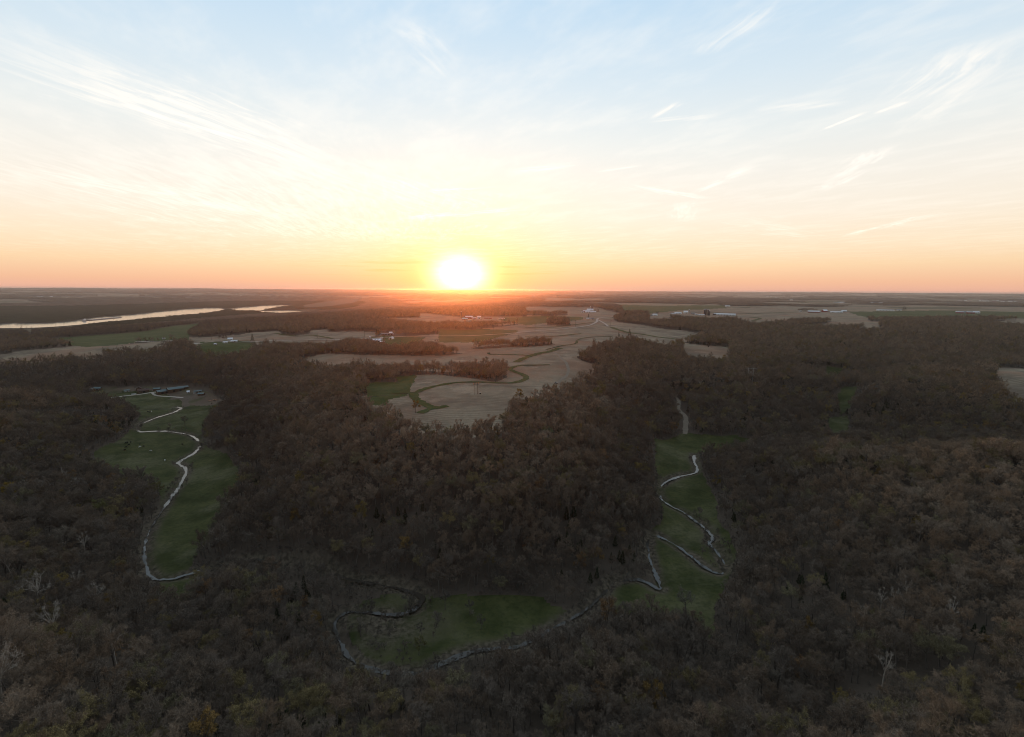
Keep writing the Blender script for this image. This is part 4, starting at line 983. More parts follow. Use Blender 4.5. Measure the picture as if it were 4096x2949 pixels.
ok5 = ((open5 == 0) & (cd5 > 3.2) & ((cd5 < 9) | (back5 < 8) | by_meadow(x5, y5)) & (pt5 > .34)) | ((open5 > 0) & (cd5 > 3.2) & (cd5 < 7) & (pt5 > .60)) | ((open5 == -1) & (pt5 > .62)) | ((open5 == 0) & (fbm(x5 / 38 + 5, y5 / 38, 3) < .33) & (pt5 > .36)) | ((open5 == 22) & (pt5 > .50) & (rng.random(len(x5)) < np.where(np.hypot(x5 - _lx, y5 - _ly) < 38, .5, .10)))
ok5 &= dist_to_line(x5, y5, resample(TRACK_R, 6.0), 9) > 4
for ln in (FARM_TRACK, FARM_TRACK2): ok5 &= dist_to_line(x5, y5, resample(ln, 6.0), 9) > 5
for cx, cy_, cr_ in CLEAR: ok5 &= (x5 - cx) ** 2 + (y5 - cy_) ** 2 > (cr_ * .6) ** 2
x5, y5 = x5[ok5], y5[ok5]; z5 = height(x5, y5) - .6; n5 = len(x5)
t5 = np.where((rng.random(n5) < .45)[:, None], np.array((.20, .165, .125)), np.array((.135, .112, .09))) * rng.uniform(.7, 1.2, n5)[:, None]
kd5 = rng.integers(0, 7, n5); sc5 = rng.uniform(.10, .30, n5) * np.where(rng.random(n5) < .12, 1.9, 1.0); rz5 = rng.uniform(0, 6.28, n5)
cat = lambda *a: np.concatenate(a)
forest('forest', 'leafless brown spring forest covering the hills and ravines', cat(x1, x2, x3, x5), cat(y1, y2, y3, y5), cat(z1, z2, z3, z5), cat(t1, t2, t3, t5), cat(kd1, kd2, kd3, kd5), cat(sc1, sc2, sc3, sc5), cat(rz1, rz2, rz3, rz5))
print('TREES', len(x1), len(x2), len(x3), 'grid', XX.shape)
# ------------------------------------------------------------------ buildings, poles, cattle, boats
def bx(bm, cx, cy_, cz, sx, sy, sz, rot=None):
    r = bmesh.ops.create_cube(bm, size=1.0)['verts']
    for v in r: v.co = Vector((v.co.x * sx, v.co.y * sy, v.co.z * sz))
    if rot is not None: bmesh.ops.rotate(bm, verts=r, cent=(0, 0, 0), matrix=rot)
    bmesh.ops.translate(bm, verts=r, vec=(cx, cy_, cz))
    return r
def cyl(bm, x, y, z0, z1_, r0, r1, n=12):
    r = bmesh.ops.create_cone(bm, cap_ends=True, segments=n, radius1=r0, radius2=r1, depth=z1_ - z0)['verts']
    bmesh.ops.translate(bm, verts=r, vec=(x, y, (z0 + z1_) / 2)); return r
def rod(bm, a, b, r, n=6):
    a, b = Vector(a), Vector(b); d = b - a
    v = bmesh.ops.create_cone(bm, cap_ends=True, segments=n, radius1=r, radius2=r, depth=d.length)['verts']
    bmesh.ops.rotate(bm, verts=v, cent=(0, 0, 0), matrix=d.to_track_quat('Z', 'Y').to_matrix()); bmesh.ops.translate(bm, verts=v, vec=(a + b) / 2); return v
def part(name, bm, mat, parent, loc=None):
    me = bpy.data.meshes.new(name); bm.normal_update(); bm.to_mesh(me); bm.free(); me.materials.append(MATS[mat])
    o = bpy.data.objects.new(name, me); link(o, parent)
    if loc: o.location = loc
    return o
def prism(bm, L, pts):
    """profile in y,z swept along x"""
    a = [bm.verts.new((-L / 2, y, z)) for y, z in pts]; b = [bm.verts.new((L / 2, y, z)) for y, z in pts]; n = len(pts)
    bm.faces.new(a[::-1]); bm.faces.new(b)
    for i in range(n): bm.faces.new((a[i], a[(i + 1) % n], b[(i + 1) % n], b[i]))
def ground_z(x, y): return float(height(np.array([x]), np.array([y]))[0])
def aim(px, py, yaw):
    """yaw 0 lays the long side square to the line of sight"""
    x, y, z = hit(px, py); return x, y, z, -math.atan2(x, y) + math.radians(yaw)
def barn(px, py, L, W, H, pitch, yaw, wall, roof, label, name='barn', doors=1, windows=0, xyz=None, chimney=False, group=None):
    x, y, z, rz = xyz if xyz else aim(px, py, yaw)
    root = empty(name, (x, y, z), rz)
    rise = W / 2 * pitch
    bm = bmesh.new(); prism(bm, L, [(-W / 2, -1.5), (W / 2, -1.5), (W / 2, H), (0, H + rise), (-W / 2, H)]); w = part('wall', bm, wall, root)
    t = .18; ov = .5; c = math.hypot(1, pitch)
    bm = bmesh.new()
    prism(bm, L + 2 * ov, [(-W / 2 - ov, H - ov * pitch + .02), (0, H + rise + .02), (W / 2 + ov, H - ov * pitch + .02), (W / 2 + ov, H - ov * pitch + t), (0, H + rise + t * c), (-W / 2 - ov, H - ov * pitch + t)])
    rf = part('roof', bm, roof, root)
    if chimney:
        bm = bmesh.new(); bx(bm, L * .2, 0, H + rise + .3, .8, .8, 1.6); part('chimney', bm, 'concrete', rf)
    for k in range(doors):
        bm = bmesh.new(); dw = min(3.6, L * .2); dh = min(H * .8, 3.4)
        bx(bm, (k - (doors - 1) / 2) * L / max(doors, 1) * .8 + L * .06, -W / 2 - .03, dh / 2, dw, .12, dh); part('door', bm, 'dark_opening' if H > 3.2 else 'timber_brown', root)
    for k in range(windows):
        bm = bmesh.new(); xk = (k - (windows - 1) / 2) * L / (windows + .5)
        if doors and abs(xk - L * .06) < L * .14: xk += L * .2
        bx(bm, xk, -W / 2 - .04, H * .58, 1.1, .1, 1.3); wn = part('window', bm, 'window_glass', root)
        bm = bmesh.new(); bx(bm, xk, -W / 2 - .09, H * .58 - .74, 1.4, .16, .12); part('sill', bm, 'white_paint', wn)
    tag(root, label, 'house' if name == 'house' else 'shed' if name == 'shed' else 'barn', group)
    return root
def silo(px, py, H, R, mat, cap, label, group=None):
    x, y, z, rz = aim(px, py, 0); root = empty('silo', (x, y, z), rz)
    bm = bmesh.new(); cyl(bm, 0, 0, -1, H, R, R, 20); part('shell', bm, mat, root)
    bm = bmesh.new()
    for k in range(3): cyl(bm, 0, 0, H * (.25 + .25 * k) - .12, H * (.25 + .25 * k) + .12, R + .06, R + .06, 20)
    part('hoop', bm, 'concrete' if mat == 'concrete' else 'blue_steel', root)['kind'] = 'stuff'
    bm = bmesh.new(); cyl(bm, 0, 0, H, H + R * .55, R + .05, R * .18, 20); part('dome', bm, cap, root)
    bm = bmesh.new(); bx(bm, 0, -R - .35, H * .5, .8, .7, H); part('chute', bm, mat, root)
    tag(root, label, 'silo', group)
def pole(px, py, H, arms, label, group=None, w=.28, double=False):
    x, y, z, rz = aim(px, py, 0); root = empty('power_pole' if H > 20 else 'utility_pole', (x, y, z), rz + .5)
    n = 2 if double else 1
    for k in range(n):
        bm = bmesh.new(); cyl(bm, (k - (n - 1) / 2) * 4.4, 0, -1, H, w, w * .7, 8); part('pole', bm, 'pole_wood', root)
    for k in range(arms):
        zz = H - 1.2 - k * (4.0 if H > 20 else 1.2); Lh = (9.5 if H > 20 else 2.6)
        bm = bmesh.new(); bx(bm, 0, w + .12, zz, Lh, .22, .28); a = part('crossarm', bm, 'pole_wood', root)
        for s_ in (-1, 1):
            bm = bmesh.new(); cyl(bm, s_ * Lh * .46, w + .12, zz - (1.3 if H > 20 else -.5), zz - .14 if H > 20 else zz + .14 + .4, .14, .14, 6); part('insulator', bm, 'concrete', a)
    tag(root, label, 'power pole', group); return root, (x, y, z + H)

# --- the farm in the pasture valley (teal roofs)
FARM = 'teal-roofed farm buildings'
barn(660,1572, 26, 13, 4.2, .42, 12, 'timber_brown', 'teal_roof', 'long teal-roofed barn nearest the gravel lane fork', doors=3)
barn(702,1565, 26, 14, 5.2, .42, 12, 'timber_brown', 'teal_roof', 'tall teal-roofed barn joined to the end of the long barn', doors=2)
barn(730,1557, 18, 10, 4.0, .40, 12, 'timber_brown', 'teal_roof', 'teal-roofed barn wing tucked under a bare tree behind the tall barn', doors=1)
barn(629,1561, 11, 8, 3.0, .45, -15, 'timber_brown', 'teal_roof', 'small teal-roofed shed between the brown house and the long barn', 'shed')
barn(573,1570, 17, 10, 4.4, .55, 5, 'timber_brown', 'brown_roof', 'brown-roofed timber farmhouse beside the gravel lane', 'house', 1, 4, chimney=True)
barn(556,1562, 10, 8, 4.6, .6, 85, 'timber_brown', 'brown_roof', 'gabled brown annexe behind the timber farmhouse', 'house', 1, 2)
barn(507,1567, 8, 6, 2.8, .4, 10, 'grey_board', 'teal_roof', 'lone little teal-roofed hut on the lawn', 'shed')
barn(391,1560, 11, 8, 3.4, .5, -20, 'timber_brown', 'teal_roof', 'teal-roofed cabin at the wood edge past the lane end', 'house', 1, 2)
barn(366,1563, 9, 7, 3.0, .5, 20, 'white_paint', 'grey_roof', 'grey-roofed white cabin at the wood edge past the lane end', 'house', 1, 1)
barn(790,1570, 13, 6, 2.8, .35, 20, 'grey_board', 'teal_roof', 'open-fronted teal cattle shed along the dirt yard', 'shed', 2)
barn(806,1581, 10, 7, 3.0, .45, -25, 'timber_brown', 'teal_roof', 'teal-roofed calf shed at the corner of the dirt yard', 'shed')
barn(753,1571, 4, 4, 2.2, .8, 0, 'white_paint', 'metal_roof', 'tiny pale-roofed hut between the barns and the calf shed', 'shed')
def tank():
    x, y, z, rz = aim(535,1578,0); root = empty('stock_tank', (x, y, z), rz)
    bm = bmesh.new(); n = 24
    for R0, z0 in ((3.8, 0), (3.8, 1.3), (3.5, 1.3), (3.5, .3)):
        for i in range(n): bm.verts.new((R0 * math.cos(2 * math.pi * i / n), R0 * .7 * math.sin(2 * math.pi * i / n), z0))
    bm.verts.ensure_lookup_table()
    for k in range(3):
        for i in range(n): bm.faces.new([bm.verts[k * n + i], bm.verts[k * n + (i + 1) % n], bm.verts[(k + 1) * n + (i + 1) % n], bm.verts[(k + 1) * n + i]])
    part('rim', bm, 'white_paint', root)
    bm = bmesh.new(); cyl(bm, 0, 0, .1, .9, 3.3, 3.3, 20); o = part('water', bm, 'creek_water', root); o.scale = (1, .7, 1)
    tag(root, 'oval white stock tank beside the gravel lane', 'stock tank')
tank()
def log_pile():
    x, y, z, rz = aim(858,1602,0); root = empty('log_pile', (x, y, z), rz); rg = random.Random(4)
    for k in range(34):
        a = rg.uniform(0, 6.28); px_, py_, h = rg.gauss(0, 4.2), rg.gauss(0, 2.2), 0
        h = max(0.25, 2.2 - abs(px_) * .35 - abs(py_) * .4); L = rg.uniform(3, 6)
        bm = bmesh.new(); rod(bm, (px_ - math.cos(a) * L / 2, py_ - math.sin(a) * L / 2, h), (px_ + math.cos(a) * L / 2, py_ + math.sin(a) * L / 2, h + rg.uniform(-.3, .5)), rg.uniform(.16, .3), 7); part('log', bm, 'log_wood', root)
    tag(root, 'heap of reddish cut logs at the wood edge by the dirt yard', 'log pile')
log_pile()
# --- white farmhouse on the road
barn(921,1364, 12, 8, 5.6, .75, 0, 'white_paint', 'metal_roof', 'tall white farmhouse beside the dark pine', 'house', 1, 3, chimney=True)
barn(936,1368, 16, 7, 3.0, .45, 4, 'white_paint', 'white_roof', 'low white wing in front of the tall farmhouse', 'house', 1, 3)
barn(901,1373, 10, 7, 2.8, .5, 18, 'white_paint', 'white_roof', 'white garage down the slope from the farmhouse', 'shed')
barn(862,1380, 6, 5, 2.4, .6, -30, 'grey_board', 'white_roof', 'little pale shed alone in the grass below the farmhouse', 'shed')
barn(655,1357, 8, 5, 2.6, .5, 5, 'white_paint', 'white_roof', 'small white trailer house beside the road end', 'shed')
# --- red barn farm
barn(1506,1370, 21, 11, 5.5, .7, 0, 'red_paint', 'metal_roof', 'red barn with bright metal roof beside the concrete silo', doors=2, windows=2)
barn(1529,1372, 11, 8, 3.4, .35, 0, 'red_paint', 'metal_roof', 'low red lean-to at the end of the red barn', doors=1)
barn(1526,1361, 9, 8, 5.0, .8, 90, 'white_paint', 'white_roof', 'white farmhouse behind the red barn', 'house', 1, 2)
barn(1466,1374, 9, 6, 2.6, .5, 15, 'white_paint', 'white_roof', 'small white-roofed shed beyond the concrete silo', 'shed')
barn(1546,1341, 40, 9, 4.0, .3, 3, 'grey_board', 'grey_roof', 'long weathered grey shed up the slope behind the red barn', doors=4, windows=4)
barn(1563,1340, 9, 10, 6.5, .5, 3, 'grey_board', 'metal_roof', 'tall grey end tower of the long weathered shed', doors=1)
silo(1481,1376, 17, 2.6, 'concrete', 'metal_roof', 'pale concrete silo beside the red barn')
def hoop_house():
    x, y, z, rz = aim(1566,1357,70); root = empty('hoop_shed', (x, y, z), rz)
    bm = bmesh.new(); prism(bm, 16, [(5.0 * math.cos(t), 6.6 * math.sin(t) ** .8 if t not in (0, math.pi) else -1) for t in np.linspace(0, math.pi, 11)]); part('cover', bm, 'white_paint', root)
    bm = bmesh.new(); bx(bm, -8.05, 0, 1.8, .1, 3.6, 3.6); part('door', bm, 'dark_opening', root)
    tag(root, 'white arched fabric shed beside the road', 'shed')
hoop_house()
# --- red farm towards the sunset
silo(1845,1272, 26, 3.2, 'blue_steel', 'white_roof', 'tall slim silo of the red farm')
barn(1876,1275, 30, 15, 7, .6, 5, 'red_paint', 'white_roof', 'big red barn with white roof below the slim silo', doors=2)
barn(1860,1279, 22, 12, 4, .4, 0, 'red_paint', 'white_roof', 'low red shed in front of the big red barn', doors=2)
barn(1895,1277, 18, 10, 4, .5, 10, 'red_paint', 'white_roof', 'small red shed beside the big red barn', doors=1)
barn(1916,1275, 16, 11, 7, .8, 20, 'white_paint', 'white_roof', 'white gabled house of the red farm', 'house', 1, 2)
barn(1952,1275, 32, 14, 5, .4, 0, 'red_paint', 'grey_roof', 'grey-roofed machine shed past the white gabled house', doors=2)
barn(2007,1276, 26, 8, 3, .2, 0, 'white_paint', 'white_roof', 'long low white trailer alone in the green field', 'shed', 2)
# --- white farm on the rise
silo(2361,1242, 22, 3.4, 'concrete', 'white_roof', 'pale silo behind the white farm barns')
silo(2368,1244, 20, 4, 'blue_steel', 'blue_steel', 'dark blue silo at the white farm')
barn(2360,1246, 34, 18, 9, .6, 8, 'white_paint', 'white_roof', 'big pale barn between the silos of the white farm', doors=2)
barn(2346,1247, 36, 14, 5, .4, -8, 'red_paint', 'white_roof', 'white-roofed red shed left leaning beside the big pale barn', doors=2)
barn(2352,1250, 30, 12, 4, .35, 0, 'white_paint', 'white_roof', 'long low white shed below the big pale barn', doors=2)
barn(2374,1250, 26, 10, 4, .4, 12, 'white_paint', 'metal_roof', 'white shed next to the dark evergreens', doors=1)
barn(2330,1250, 14, 9, 4, .5, 0, 'white_paint', 'grey_roof', 'lone white shed at the lane of the white farm', 'shed')
barn(2357,1277, 22, 10, 3.4, .4, -6, 'white_paint', 'white_roof', 'white shed beside the spruce at the road bend', doors=1)
barn(2369,1278, 14, 9, 4.0, .6, 10, 'grey_board', 'grey_roof', 'grey house under trees at the road bend', 'house', 1, 2)
barn(2548,1267, 22, 11, 4.5, .55, 0, 'white_paint', 'grey_roof', 'pale house among bare trees along the road', 'house', 1, 3)
barn(2620,1264, 20, 12, 5.5, .7, -15, 'white_paint', 'white_roof', 'white gabled house with bare yard tree near the dairy', 'house', 1, 3, chimney=True)
barn(2605,1265, 14, 8, 3.2, .5, 10, 'grey_board', 'grey_roof', 'grey garage beside the white gabled house', 'shed')
# --- dairy with dark silos
for k, (px, py, H) in enumerate(((2817,1262,28),(2823,1261,28),(2832,1262,28),(2837,1262,20))):
    silo(px, py, H, 4.0, 'blue_steel', 'white_roof', ('tallest dark steel silo standing beside the dairy barns' if k < 3 else 'shorter dark steel silo at the end of the silo row'), 'dark dairy silos' if k < 3 else None)
barn(2899,1262, 96, 24, 5.5, .32, -6, 'white_paint', 'white_roof', 'very long white-roofed dairy barn beside the dark silos', doors=6)
barn(2806,1262, 26, 12, 4, .4, 0, 'white_paint', 'white_roof', 'low white milking shed at the foot of the dark silos', doors=2)
barn(2858,1261, 14, 10, 5, .5, 0, 'timber_brown', 'grey_roof', 'tan shed between the silos and the very long barn', doors=1)
barn(2742,1254, 20, 14, 8, .7, 25, 'white_paint', 'metal_roof', 'tall pale gabled barn of the dairy', doors=1)
silo(2757,1253, 17, 3.0, 'concrete', 'white_roof', 'pale silo next to the tall gabled dairy barn')
barn(2712,1257, 32, 14, 5, .45, -8, 'white_paint', 'metal_roof', 'pale dairy shed beyond the tall gabled barn', doors=2)
barn(2691,1257, 26, 10, 3.4, .4, 0, 'white_paint', 'white_roof', 'low white shed at the far end of the dairy yard', doors=2)
barn(2772,1258, 18, 11, 5, .6, 0, 'grey_board', 'grey_roof', 'grey house in the dairy yard trees', 'house', 1, 2)
barn(2785,1260, 12, 8, 3.4, .5, 0, 'white_paint', 'white_roof', 'little white shed in the middle of the dairy yard', 'shed')
# --- upland farms to the right
barn(3255,1251, 60, 20, 6, .5, 3, 'red_paint', 'white_roof', 'long red barn with white roof on the open upland', doors=4)
barn(3298,1249, 26, 18, 8, .7, 40, 'red_paint', 'metal_roof', 'gabled red barn near the long red barn', doors=1)
barn(3330,1251, 24, 14, 4.5, .45, 0, 'white_paint', 'white_roof', 'white shed beside the gabled red barn', doors=1)
barn(3355,1252, 36, 16, 5, .4, 10, 'white_paint', 'white_roof', 'wide white shed in the row by the red barns', doors=2)
barn(3376,1249, 26, 14, 6, .6, -10, 'grey_board', 'metal_roof', 'grey barn at the end of the row by the red barns', doors=1)
barn(3203,1248, 14, 10, 5, .6, 0, 'white_paint', 'grey_roof', 'lone white house on the open upland before the red barns', 'house', 1, 2)
barn(3541,1244, 90, 18, 5, .3, 2, 'white_paint', 'white_roof', 'long white shed beside the dark round tree', doors=5)
barn(3596,1243, 26, 14, 5, .5, 0, 'white_paint', 'grey_roof', 'grey-roofed white shed under the dark round tree', doors=1)
FARF = [(3345,1212),(3358,1212),(3372,1212),(3485,1213),(3496,1213),(3523,1213),(3675,1215),(3700,1217),(3725,1217),(3838,1254),(3850,1252),(3868,1253),(3882,1255),(3905,1254),(3920,1205),(3935,1206),(3950,1206),
        (3975,1207),(3990,1206),(4010,1208),(4040,1207),(4060,1207),(3985,1223),(4005,1223),(4030,1224),(4065,1225),(4085,1226),(3840,1203),(3862,1204),(3880,1204),
        (2850,1200),(2862,1200),(2876,1201),(2940,1199),(2955,1199),(2975,1198),(2990,1197),(3070,1189),(3085,1189),(3104,1191),(3165,1202),(3030,1198),(2365,1217),(2373,1217),(2910,1227),
        (150,1188),(165,1188),(172,1189),(205,1189),(945,1178),(985,1178),(1005,1174),(1500,1180),(1900,1227),(2090,1227)]
for k, (px, py) in enumerate(FARF):
    rg = random.Random(k)
    L_ = rg.uniform(22, 52); wm, rm = rg.choice(['white_paint', 'white_paint', 'red_paint', 'grey_board']), rg.choice(['white_roof', 'white_roof', 'metal_roof', 'grey_roof'])
    def far_label(px, k):
        pl = 'on the far side of the river' if px < 1100 else 'in the far woods towards the sunset' if px < 2200 else 'on the plain beyond the dairy' if px < 3250 else 'on the plain beyond the long white shed' if px < 3780 else 'on the plain past the bright green field'
        return 'tiny %s %s farm building with %s roof %s' % ('long' if L_ > 37 else 'short', {'white_paint': 'white', 'red_paint': 'red', 'grey_board': 'grey'}[wm], {'white_roof': 'white', 'metal_roof': 'metal', 'grey_roof': 'grey'}[rm], pl)
    barn(px, py, L_, rg.uniform(12, 18), rg.uniform(4.5, 8), rg.uniform(.4, .7), rg.uniform(-30, 30), wm, rm,
         far_label(px, k), 'barn', 1, 0, group='far farm buildings')
# --- poles and lines
POLES = [(91,1341,40,3),(225,1318,42,3),(257,1312,32,2),(455,1290,64,3),(128,1330,28,2),(108,1328,26,2),(34,1382,24,3)]
tops = []
for k, (px, py, H, a) in enumerate(POLES):
    lab = {0: 'tall wooden power pole by the pale track near the river', 1: 'tall three-armed power pole standing against the river', 2: 'shorter two-armed power pole next to the tall river pole', 3: 'very tall river-crossing power mast above the bank trees',
           4: 'two-armed power pole beyond the pale track end', 5: 'slim two-armed power pole beyond the pale track end', 6: 'power pole in the grass clearing below the track'}[k]
    tops.append(pole(px, py, H, a, lab, None, .5)[1])
for k, (px, py) in enumerate(((846,1361),(1061,1359),(1270,1353),(1458,1347),(2140,1328),(2302,1307),(2443,1307),(1975,1340))):
    pole(px, py, 13 if k < 4 else 22, 1, 'lone utility pole along the upland road' if k < 4 else 'tall utility pole in the upland stubble by the road', 'roadside utility poles' if k < 4 else 'upland utility poles', .3)
def field_frame():
    x, y, z, rz = aim(1905,1579,25); root = empty('power_structure', (x, y, z), rz)
    for k, xx in enumerate((-1.9, 1.9)):
        bm = bmesh.new(); cyl(bm, xx, 0, -1, 15, .26, .18, 8); part('pole', bm, 'pole_wood', root)
    bm = bmesh.new(); bx(bm, 0, .3, 13, 7.6, .24, .32); a = part('crossarm', bm, 'pole_wood', root)
    for xx in (-3.6, 0, 3.6):
        bm = bmesh.new(); cyl(bm, xx, .3, 13.2, 15.2, .3, .22, 8); part('insulator', bm, 'insulator_sunset_tint', a)
    tag(root, 'two-pole power structure with insulators tinted as orange-lit in the hilltop stubble', 'power structure')
    x2_, y2_, z2_, r2 = aim(1921,1577,0); rt = empty('equipment_box', (x2_, y2_, z2_), r2)
    bm = bmesh.new(); bx(bm, 0, 0, .9, 1.8, 1.4, 1.9); part('cabinet', bm, 'dark_opening', rt)
    bm = bmesh.new(); bx(bm, 0, 0, 1.93, 2.1, 1.7, .14); part('lid', bm, 'grey_board', rt)
    tag(rt, 'dark equipment box beside the two-pole power structure', 'box')
    return (x, y, z + 13)
ftop = field_frame()
def h_frame(px, py, H, label):
    x, y, z, rz = aim(px, py, 15); root = empty('transmission_frame', (x, y, z), rz)
    for xx in (-4, 4): bm = bmesh.new(); cyl(bm, xx, 0, -1, H, .35, .25, 8); part('pole', bm, 'concrete', root)
    bm = bmesh.new(); bx(bm, 0, .4, H - 1, 18, .3, .45); part('crossarm', bm, 'concrete', root)
    for s_ in (-1, 1): bm = bmesh.new(); rod(bm, (-4 * s_, .0, H * .55), (4 * s_, 0, H * .85), .14); part('brace', bm, 'concrete', root)
    tag(root, label, 'power structure'); return (x, y, z + H - 1.2)
hf = h_frame(3000, 1530, 26, 'pale H-shaped transmission frame rising from the ridge woods')
def cable(a, b, sag, label, r=.045, group=None):
    a, b = Vector(a), Vector(b); bm = bmesh.new(); n = 24; prev = None
    for k in range(n + 1):
        t = k / n; p = a.lerp(b, t); p.z -= sag * 4 * t * (1 - t)
        if prev is not None: rod(bm, prev, p, r, 4)
        prev = p
    me = bpy.data.meshes.new('power_cable'); bm.to_mesh(me); bm.free(); me.materials.append(MATS['cable'])
    tag(link(bpy.data.objects.new('power_cable', me)), label, 'cable', group)
lx, ly, lz = hit(-60, 1760); 
for k in range(3):
    o = Vector((k * 2.5 - 2.5, k * 2.0 - 2, 0))
    cable(Vector((lx, ly, lz + 34)) + o, Vector(ftop) + o, 12, 'power cable spanning from the spur over the pasture to the hilltop structure', .05, 'cables over the pasture')
    cable(Vector(ftop) + o, Vector(hf) + o, 14, 'power cable spanning the wooded ravine to the transmission frame', .05, 'cables over the ravine')
tl = Vector(tops[0])
for k in range(3): cable(tl + Vector((k * 2 - 2, 0, -2 - 4 * k)), tl + Vector((-420, -160, -6 - 4 * k)), 9, 'thick cable sagging from the tall power pole near the river', .16, 'cables at the river pole')
# --- vehicle and blind
def car(px, py, yaw, label, body='car_paint'):
    x, y, z, rz = aim(px, py, yaw); root = empty('pickup_truck', (x, y, z + .5), rz)
    bm = bmesh.new(); prism(bm, 1.9, [(-2.7, .45), (2.7, .45), (2.75, .95), (2.6, 1.15), (1.2, 1.2), (.75, 1.85), (-.6, 1.9), (-1.0, 1.2), (-2.7, 1.15)]); part('body', bm, body, root)
    bm = bmesh.new(); bx(bm, 0, .1, 1.93, 1.6, 1.3, .06); part('cab_roof', bm, 'white_paint', root)
    for sy in (-1.7, 1.7):
        for sx in (-.95, .95):
            bm = bmesh.new(); v = cyl(bm, 0, 0, -.14, .14, .42, .42, 14); bmesh.ops.rotate(bm, verts=v, cent=(0, 0, 0), matrix=Matrix.Rotation(math.pi / 2, 3, 'Y')); bmesh.ops.translate(bm, verts=v, vec=(sx, sy, .42)); part('wheel', bm, 'tyre', root)
    bm = bmesh.new(); bx(bm, 0, 1.0, 1.52, 1.5, .5, .5, Matrix.Rotation(-.6, 3, 'X')); part('windscreen', bm, 'window_glass', root)
    tag(root, label, 'truck')
car(2224,1536, 75, 'dark pickup with pale roof parked on the field track')
car(2450,1271, 60, 'dark pickup on the road past the bend')
def blind():
    x, y, z, rz = aim(2833,1391,0); root = empty('hunting_blind', (x, y, z), rz)
    bm = bmesh.new(); bx(bm, 0, 0, 3.3, 2.4, 2.4, 2.2); part('cabin', bm, 'dark_opening', root)
    bm = bmesh.new(); bx(bm, 0, 0, 4.5, 2.9, 2.9, .16); part('roof', bm, 'timber_brown', root)
    for sx in (-1, 1):
        for sy in (-1, 1): bm = bmesh.new(); rod(bm, (sx * 1.3, sy * 1.3, -.5), (sx, sy, 2.3), .1); part('leg', bm, 'timber_brown', root)
    tag(root, 'dark box blind on legs in the small stubble clearing', 'hunting blind')
blind()
# --- cattle: one skinned body, grazing
def cow_mesh():
    v = [(0, 0, 1.05), (.55, 0, 1.1), (-.55, 0, 1.05), (.95, 0, 1.05), (1.3, 0, .72), (1.5, 0, .38), (1.62, 0, .18), (-.9, 0, 1.12), (-1.05, 0, .75), (-1.08, 0, .42)]
    r = [.40, .36, .40, .24, .17, .15, .10, .12, .035, .05]
    e = [(0, 1), (0, 2), (1, 3), (3, 4), (4, 5), (5, 6), (2, 7), (7, 8), (8, 9)]
    for sx, b in ((.55, 1), (-.6, 2)):
        for sy in (-.22, .22):
            k = len(v); v += [(sx, sy, .72), (sx + (.03 if sx > 0 else -.06), sy, .38), (sx, sy, .03)]; r += [.15, .085, .075]; e += [(b, k), (k, k + 1), (k + 1, k + 2)]
    for sy in (-.22, .22): k = len(v); v.append((1.42, sy, .5)); r.append(.05); e.append((5, k))
    me = bpy.data.meshes.new('cow_frame'); me.from_pydata(v, e, []); ob = bpy.data.objects.new('cow_frame', me); COL.objects.link(ob)
    sk = ob.modifiers.new('skin', 'SKIN'); sd = ob.modifiers.new('sub', 'SUBSURF'); sd.levels = 1
    for k, rr_ in enumerate(r): me.skin_vertices[0].data[k].radius = (rr_, rr_)
    me.skin_vertices[0].data[0].use_root = True
    dg = bpy.context.evaluated_depsgraph_get(); out = bpy.data.meshes.new_from_object(ob.evaluated_get(dg)); bpy.data.objects.remove(ob); return out
CM = cow_mesh(); CM.materials.clear(); CM.materials.append(MATS['cow_black']); CW = CM.copy(); CW.materials.clear(); CW.materials.append(MATS['cow_white'])
COWS = [(510,1772,0),(523,1771,0),(517,1782,0),(506,1791,0),(500,1803,0),(575,1788,0),(560,1780,0),(729,1780,0),(775,1762,0),(505,1774,0),(592,1650,0),(600,1651,0),(561,1790,1),(603,1806,1),(660,1844,1),(606,1649,1)]
for k, (px, py, w) in enumerate(COWS):
    x, y, z = hit(px, py); o = bpy.data.objects.new('cow', CW if w else CM); o.location = (x, y, z + .12); o.rotation_euler = (0, 0, random.uniform(0, 6.28)); o.scale = (1.25,) * 3; link(o)
    up = py < 1700
    lab = ('white cow' if w else 'black cow') + (' resting by the upper bend of the creek near the farm' if up else ' grazing in the fenced creekside pasture')
    if w and not up: lab = {1790: 'white cow standing among the black herd', 1806: 'white cow grazing apart from the black herd', 1844: 'white cow alone near the muddy creek bend'}[py]
    tag(o, lab, 'cow', 'cattle in the pasture')
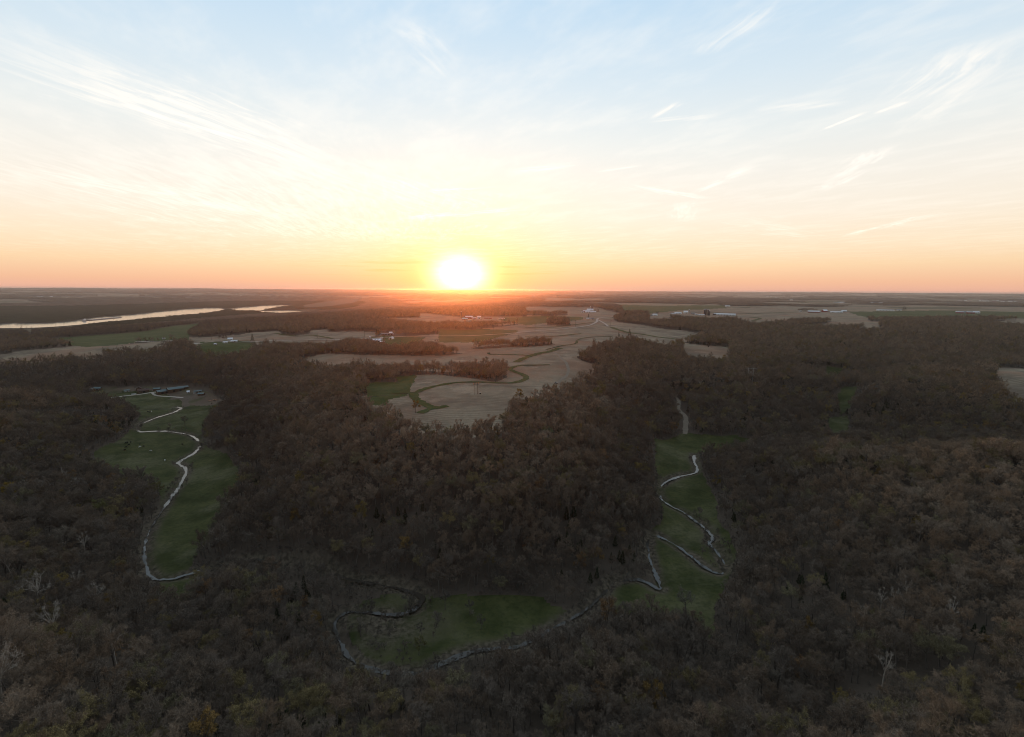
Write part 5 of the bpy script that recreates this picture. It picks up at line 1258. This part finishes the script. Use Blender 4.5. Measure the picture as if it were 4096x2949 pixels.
# --- barge tow on the river
def tow():
    a = np.array(plane_xy(338, 1284, RIVER_Z)); b = np.array(plane_xy(477, 1271, RIVER_Z)); d = b - a; L = float(np.hypot(*d)); u = d / L; rz = math.atan2(u[1], u[0])
    x, y = a; root = empty('towboat', (x, y, RIVER_Z), rz)
    bm = bmesh.new(); prism(bm, 42, [(-6, -1), (6, -1), (6.5, 2.4), (-6.5, 2.4)]); part('hull', bm, 'hull_rust', root)
    for k, (l, w, z0) in enumerate(((32, 10, 2.4), (24, 9, 5.2), (16, 8, 8.0))):
        bm = bmesh.new(); bx(bm, -3 + k * 2, 0, z0 + 1.4, l, w, 2.8); part('deckhouse', bm, 'white_paint', root)
    bm = bmesh.new(); bx(bm, 4, 0, 12.4, 7, 7, 3); w_ = part('wheelhouse', bm, 'white_paint', root)
    bm = bmesh.new(); bx(bm, 7.55, 0, 12.8, .1, 6, 1.4); part('window', bm, 'window_glass', w_)
    for sy in (-2.5, 2.5): bm = bmesh.new(); cyl(bm, -8, sy, 10.8, 15, .8, .7, 10); part('funnel', bm, 'dark_opening', root)
    tag(root, 'white towboat pushing the raft of barges', 'towboat')
    n = 5; bl = (L - 25) / n
    for i in range(n):
        for j in range(3):
            c = a + u * (25 + bl * (i + .5)) + np.array([-u[1], u[0]]) * (j - 1) * 11.0
            r = empty('barge', (c[0], c[1], RIVER_Z), rz)
            bm = bmesh.new(); prism(bm, bl - 1, [(-5.2, -1), (5.2, -1), (5.2, 2.6), (-5.2, 2.6)]); part('hull', bm, 'hull_rust', r)
            bm = bmesh.new(); prism(bm, bl - 5, [(-4.2, 2.6), (4.2, 2.6), (3.6, 3.6), (0, 4.2), (-3.6, 3.6)]); part('cover', bm, 'barge_cover', r)
            tag(r, 'long covered barge in the raft on the river', 'barge', 'barges pushed by the towboat')
tow()

# ------------------------------------------------------------------ haze
def build_haze():
    s = float(RR[-1]) + 120.0; z0, z1_ = float(ZZ.min()) - 2.0, CAM_Z + 12
    bm = bmesh.new(); bmesh.ops.create_cone(bm, cap_ends=True, segments=96, radius1=s, radius2=s, depth=1.0)
    for v in bm.verts: v.co.z = z0 if v.co.z < 0 else z1_
    me = bpy.data.meshes.new('haze'); bm.to_mesh(me); bm.free()
    mt = bpy.data.materials.new('haze'); mt.use_nodes = True; t = mt.node_tree; t.nodes.clear()
    pv = t.nodes.new('ShaderNodeVolumePrincipled'); pv.inputs['Color'].default_value = (.93, .90, .90, 1); pv.inputs['Density'].default_value = HAZE
    pv.inputs['Anisotropy'].default_value = .87
    out = t.nodes.new('ShaderNodeOutputMaterial'); t.links.new(pv.outputs[0], out.inputs['Volume'])
    me.materials.append(mt)
    tag(link(bpy.data.objects.new('haze', me)), 'thin warm evening haze over the land', 'haze', None, 'stuff')
HAZE = 3.3e-5
build_haze()
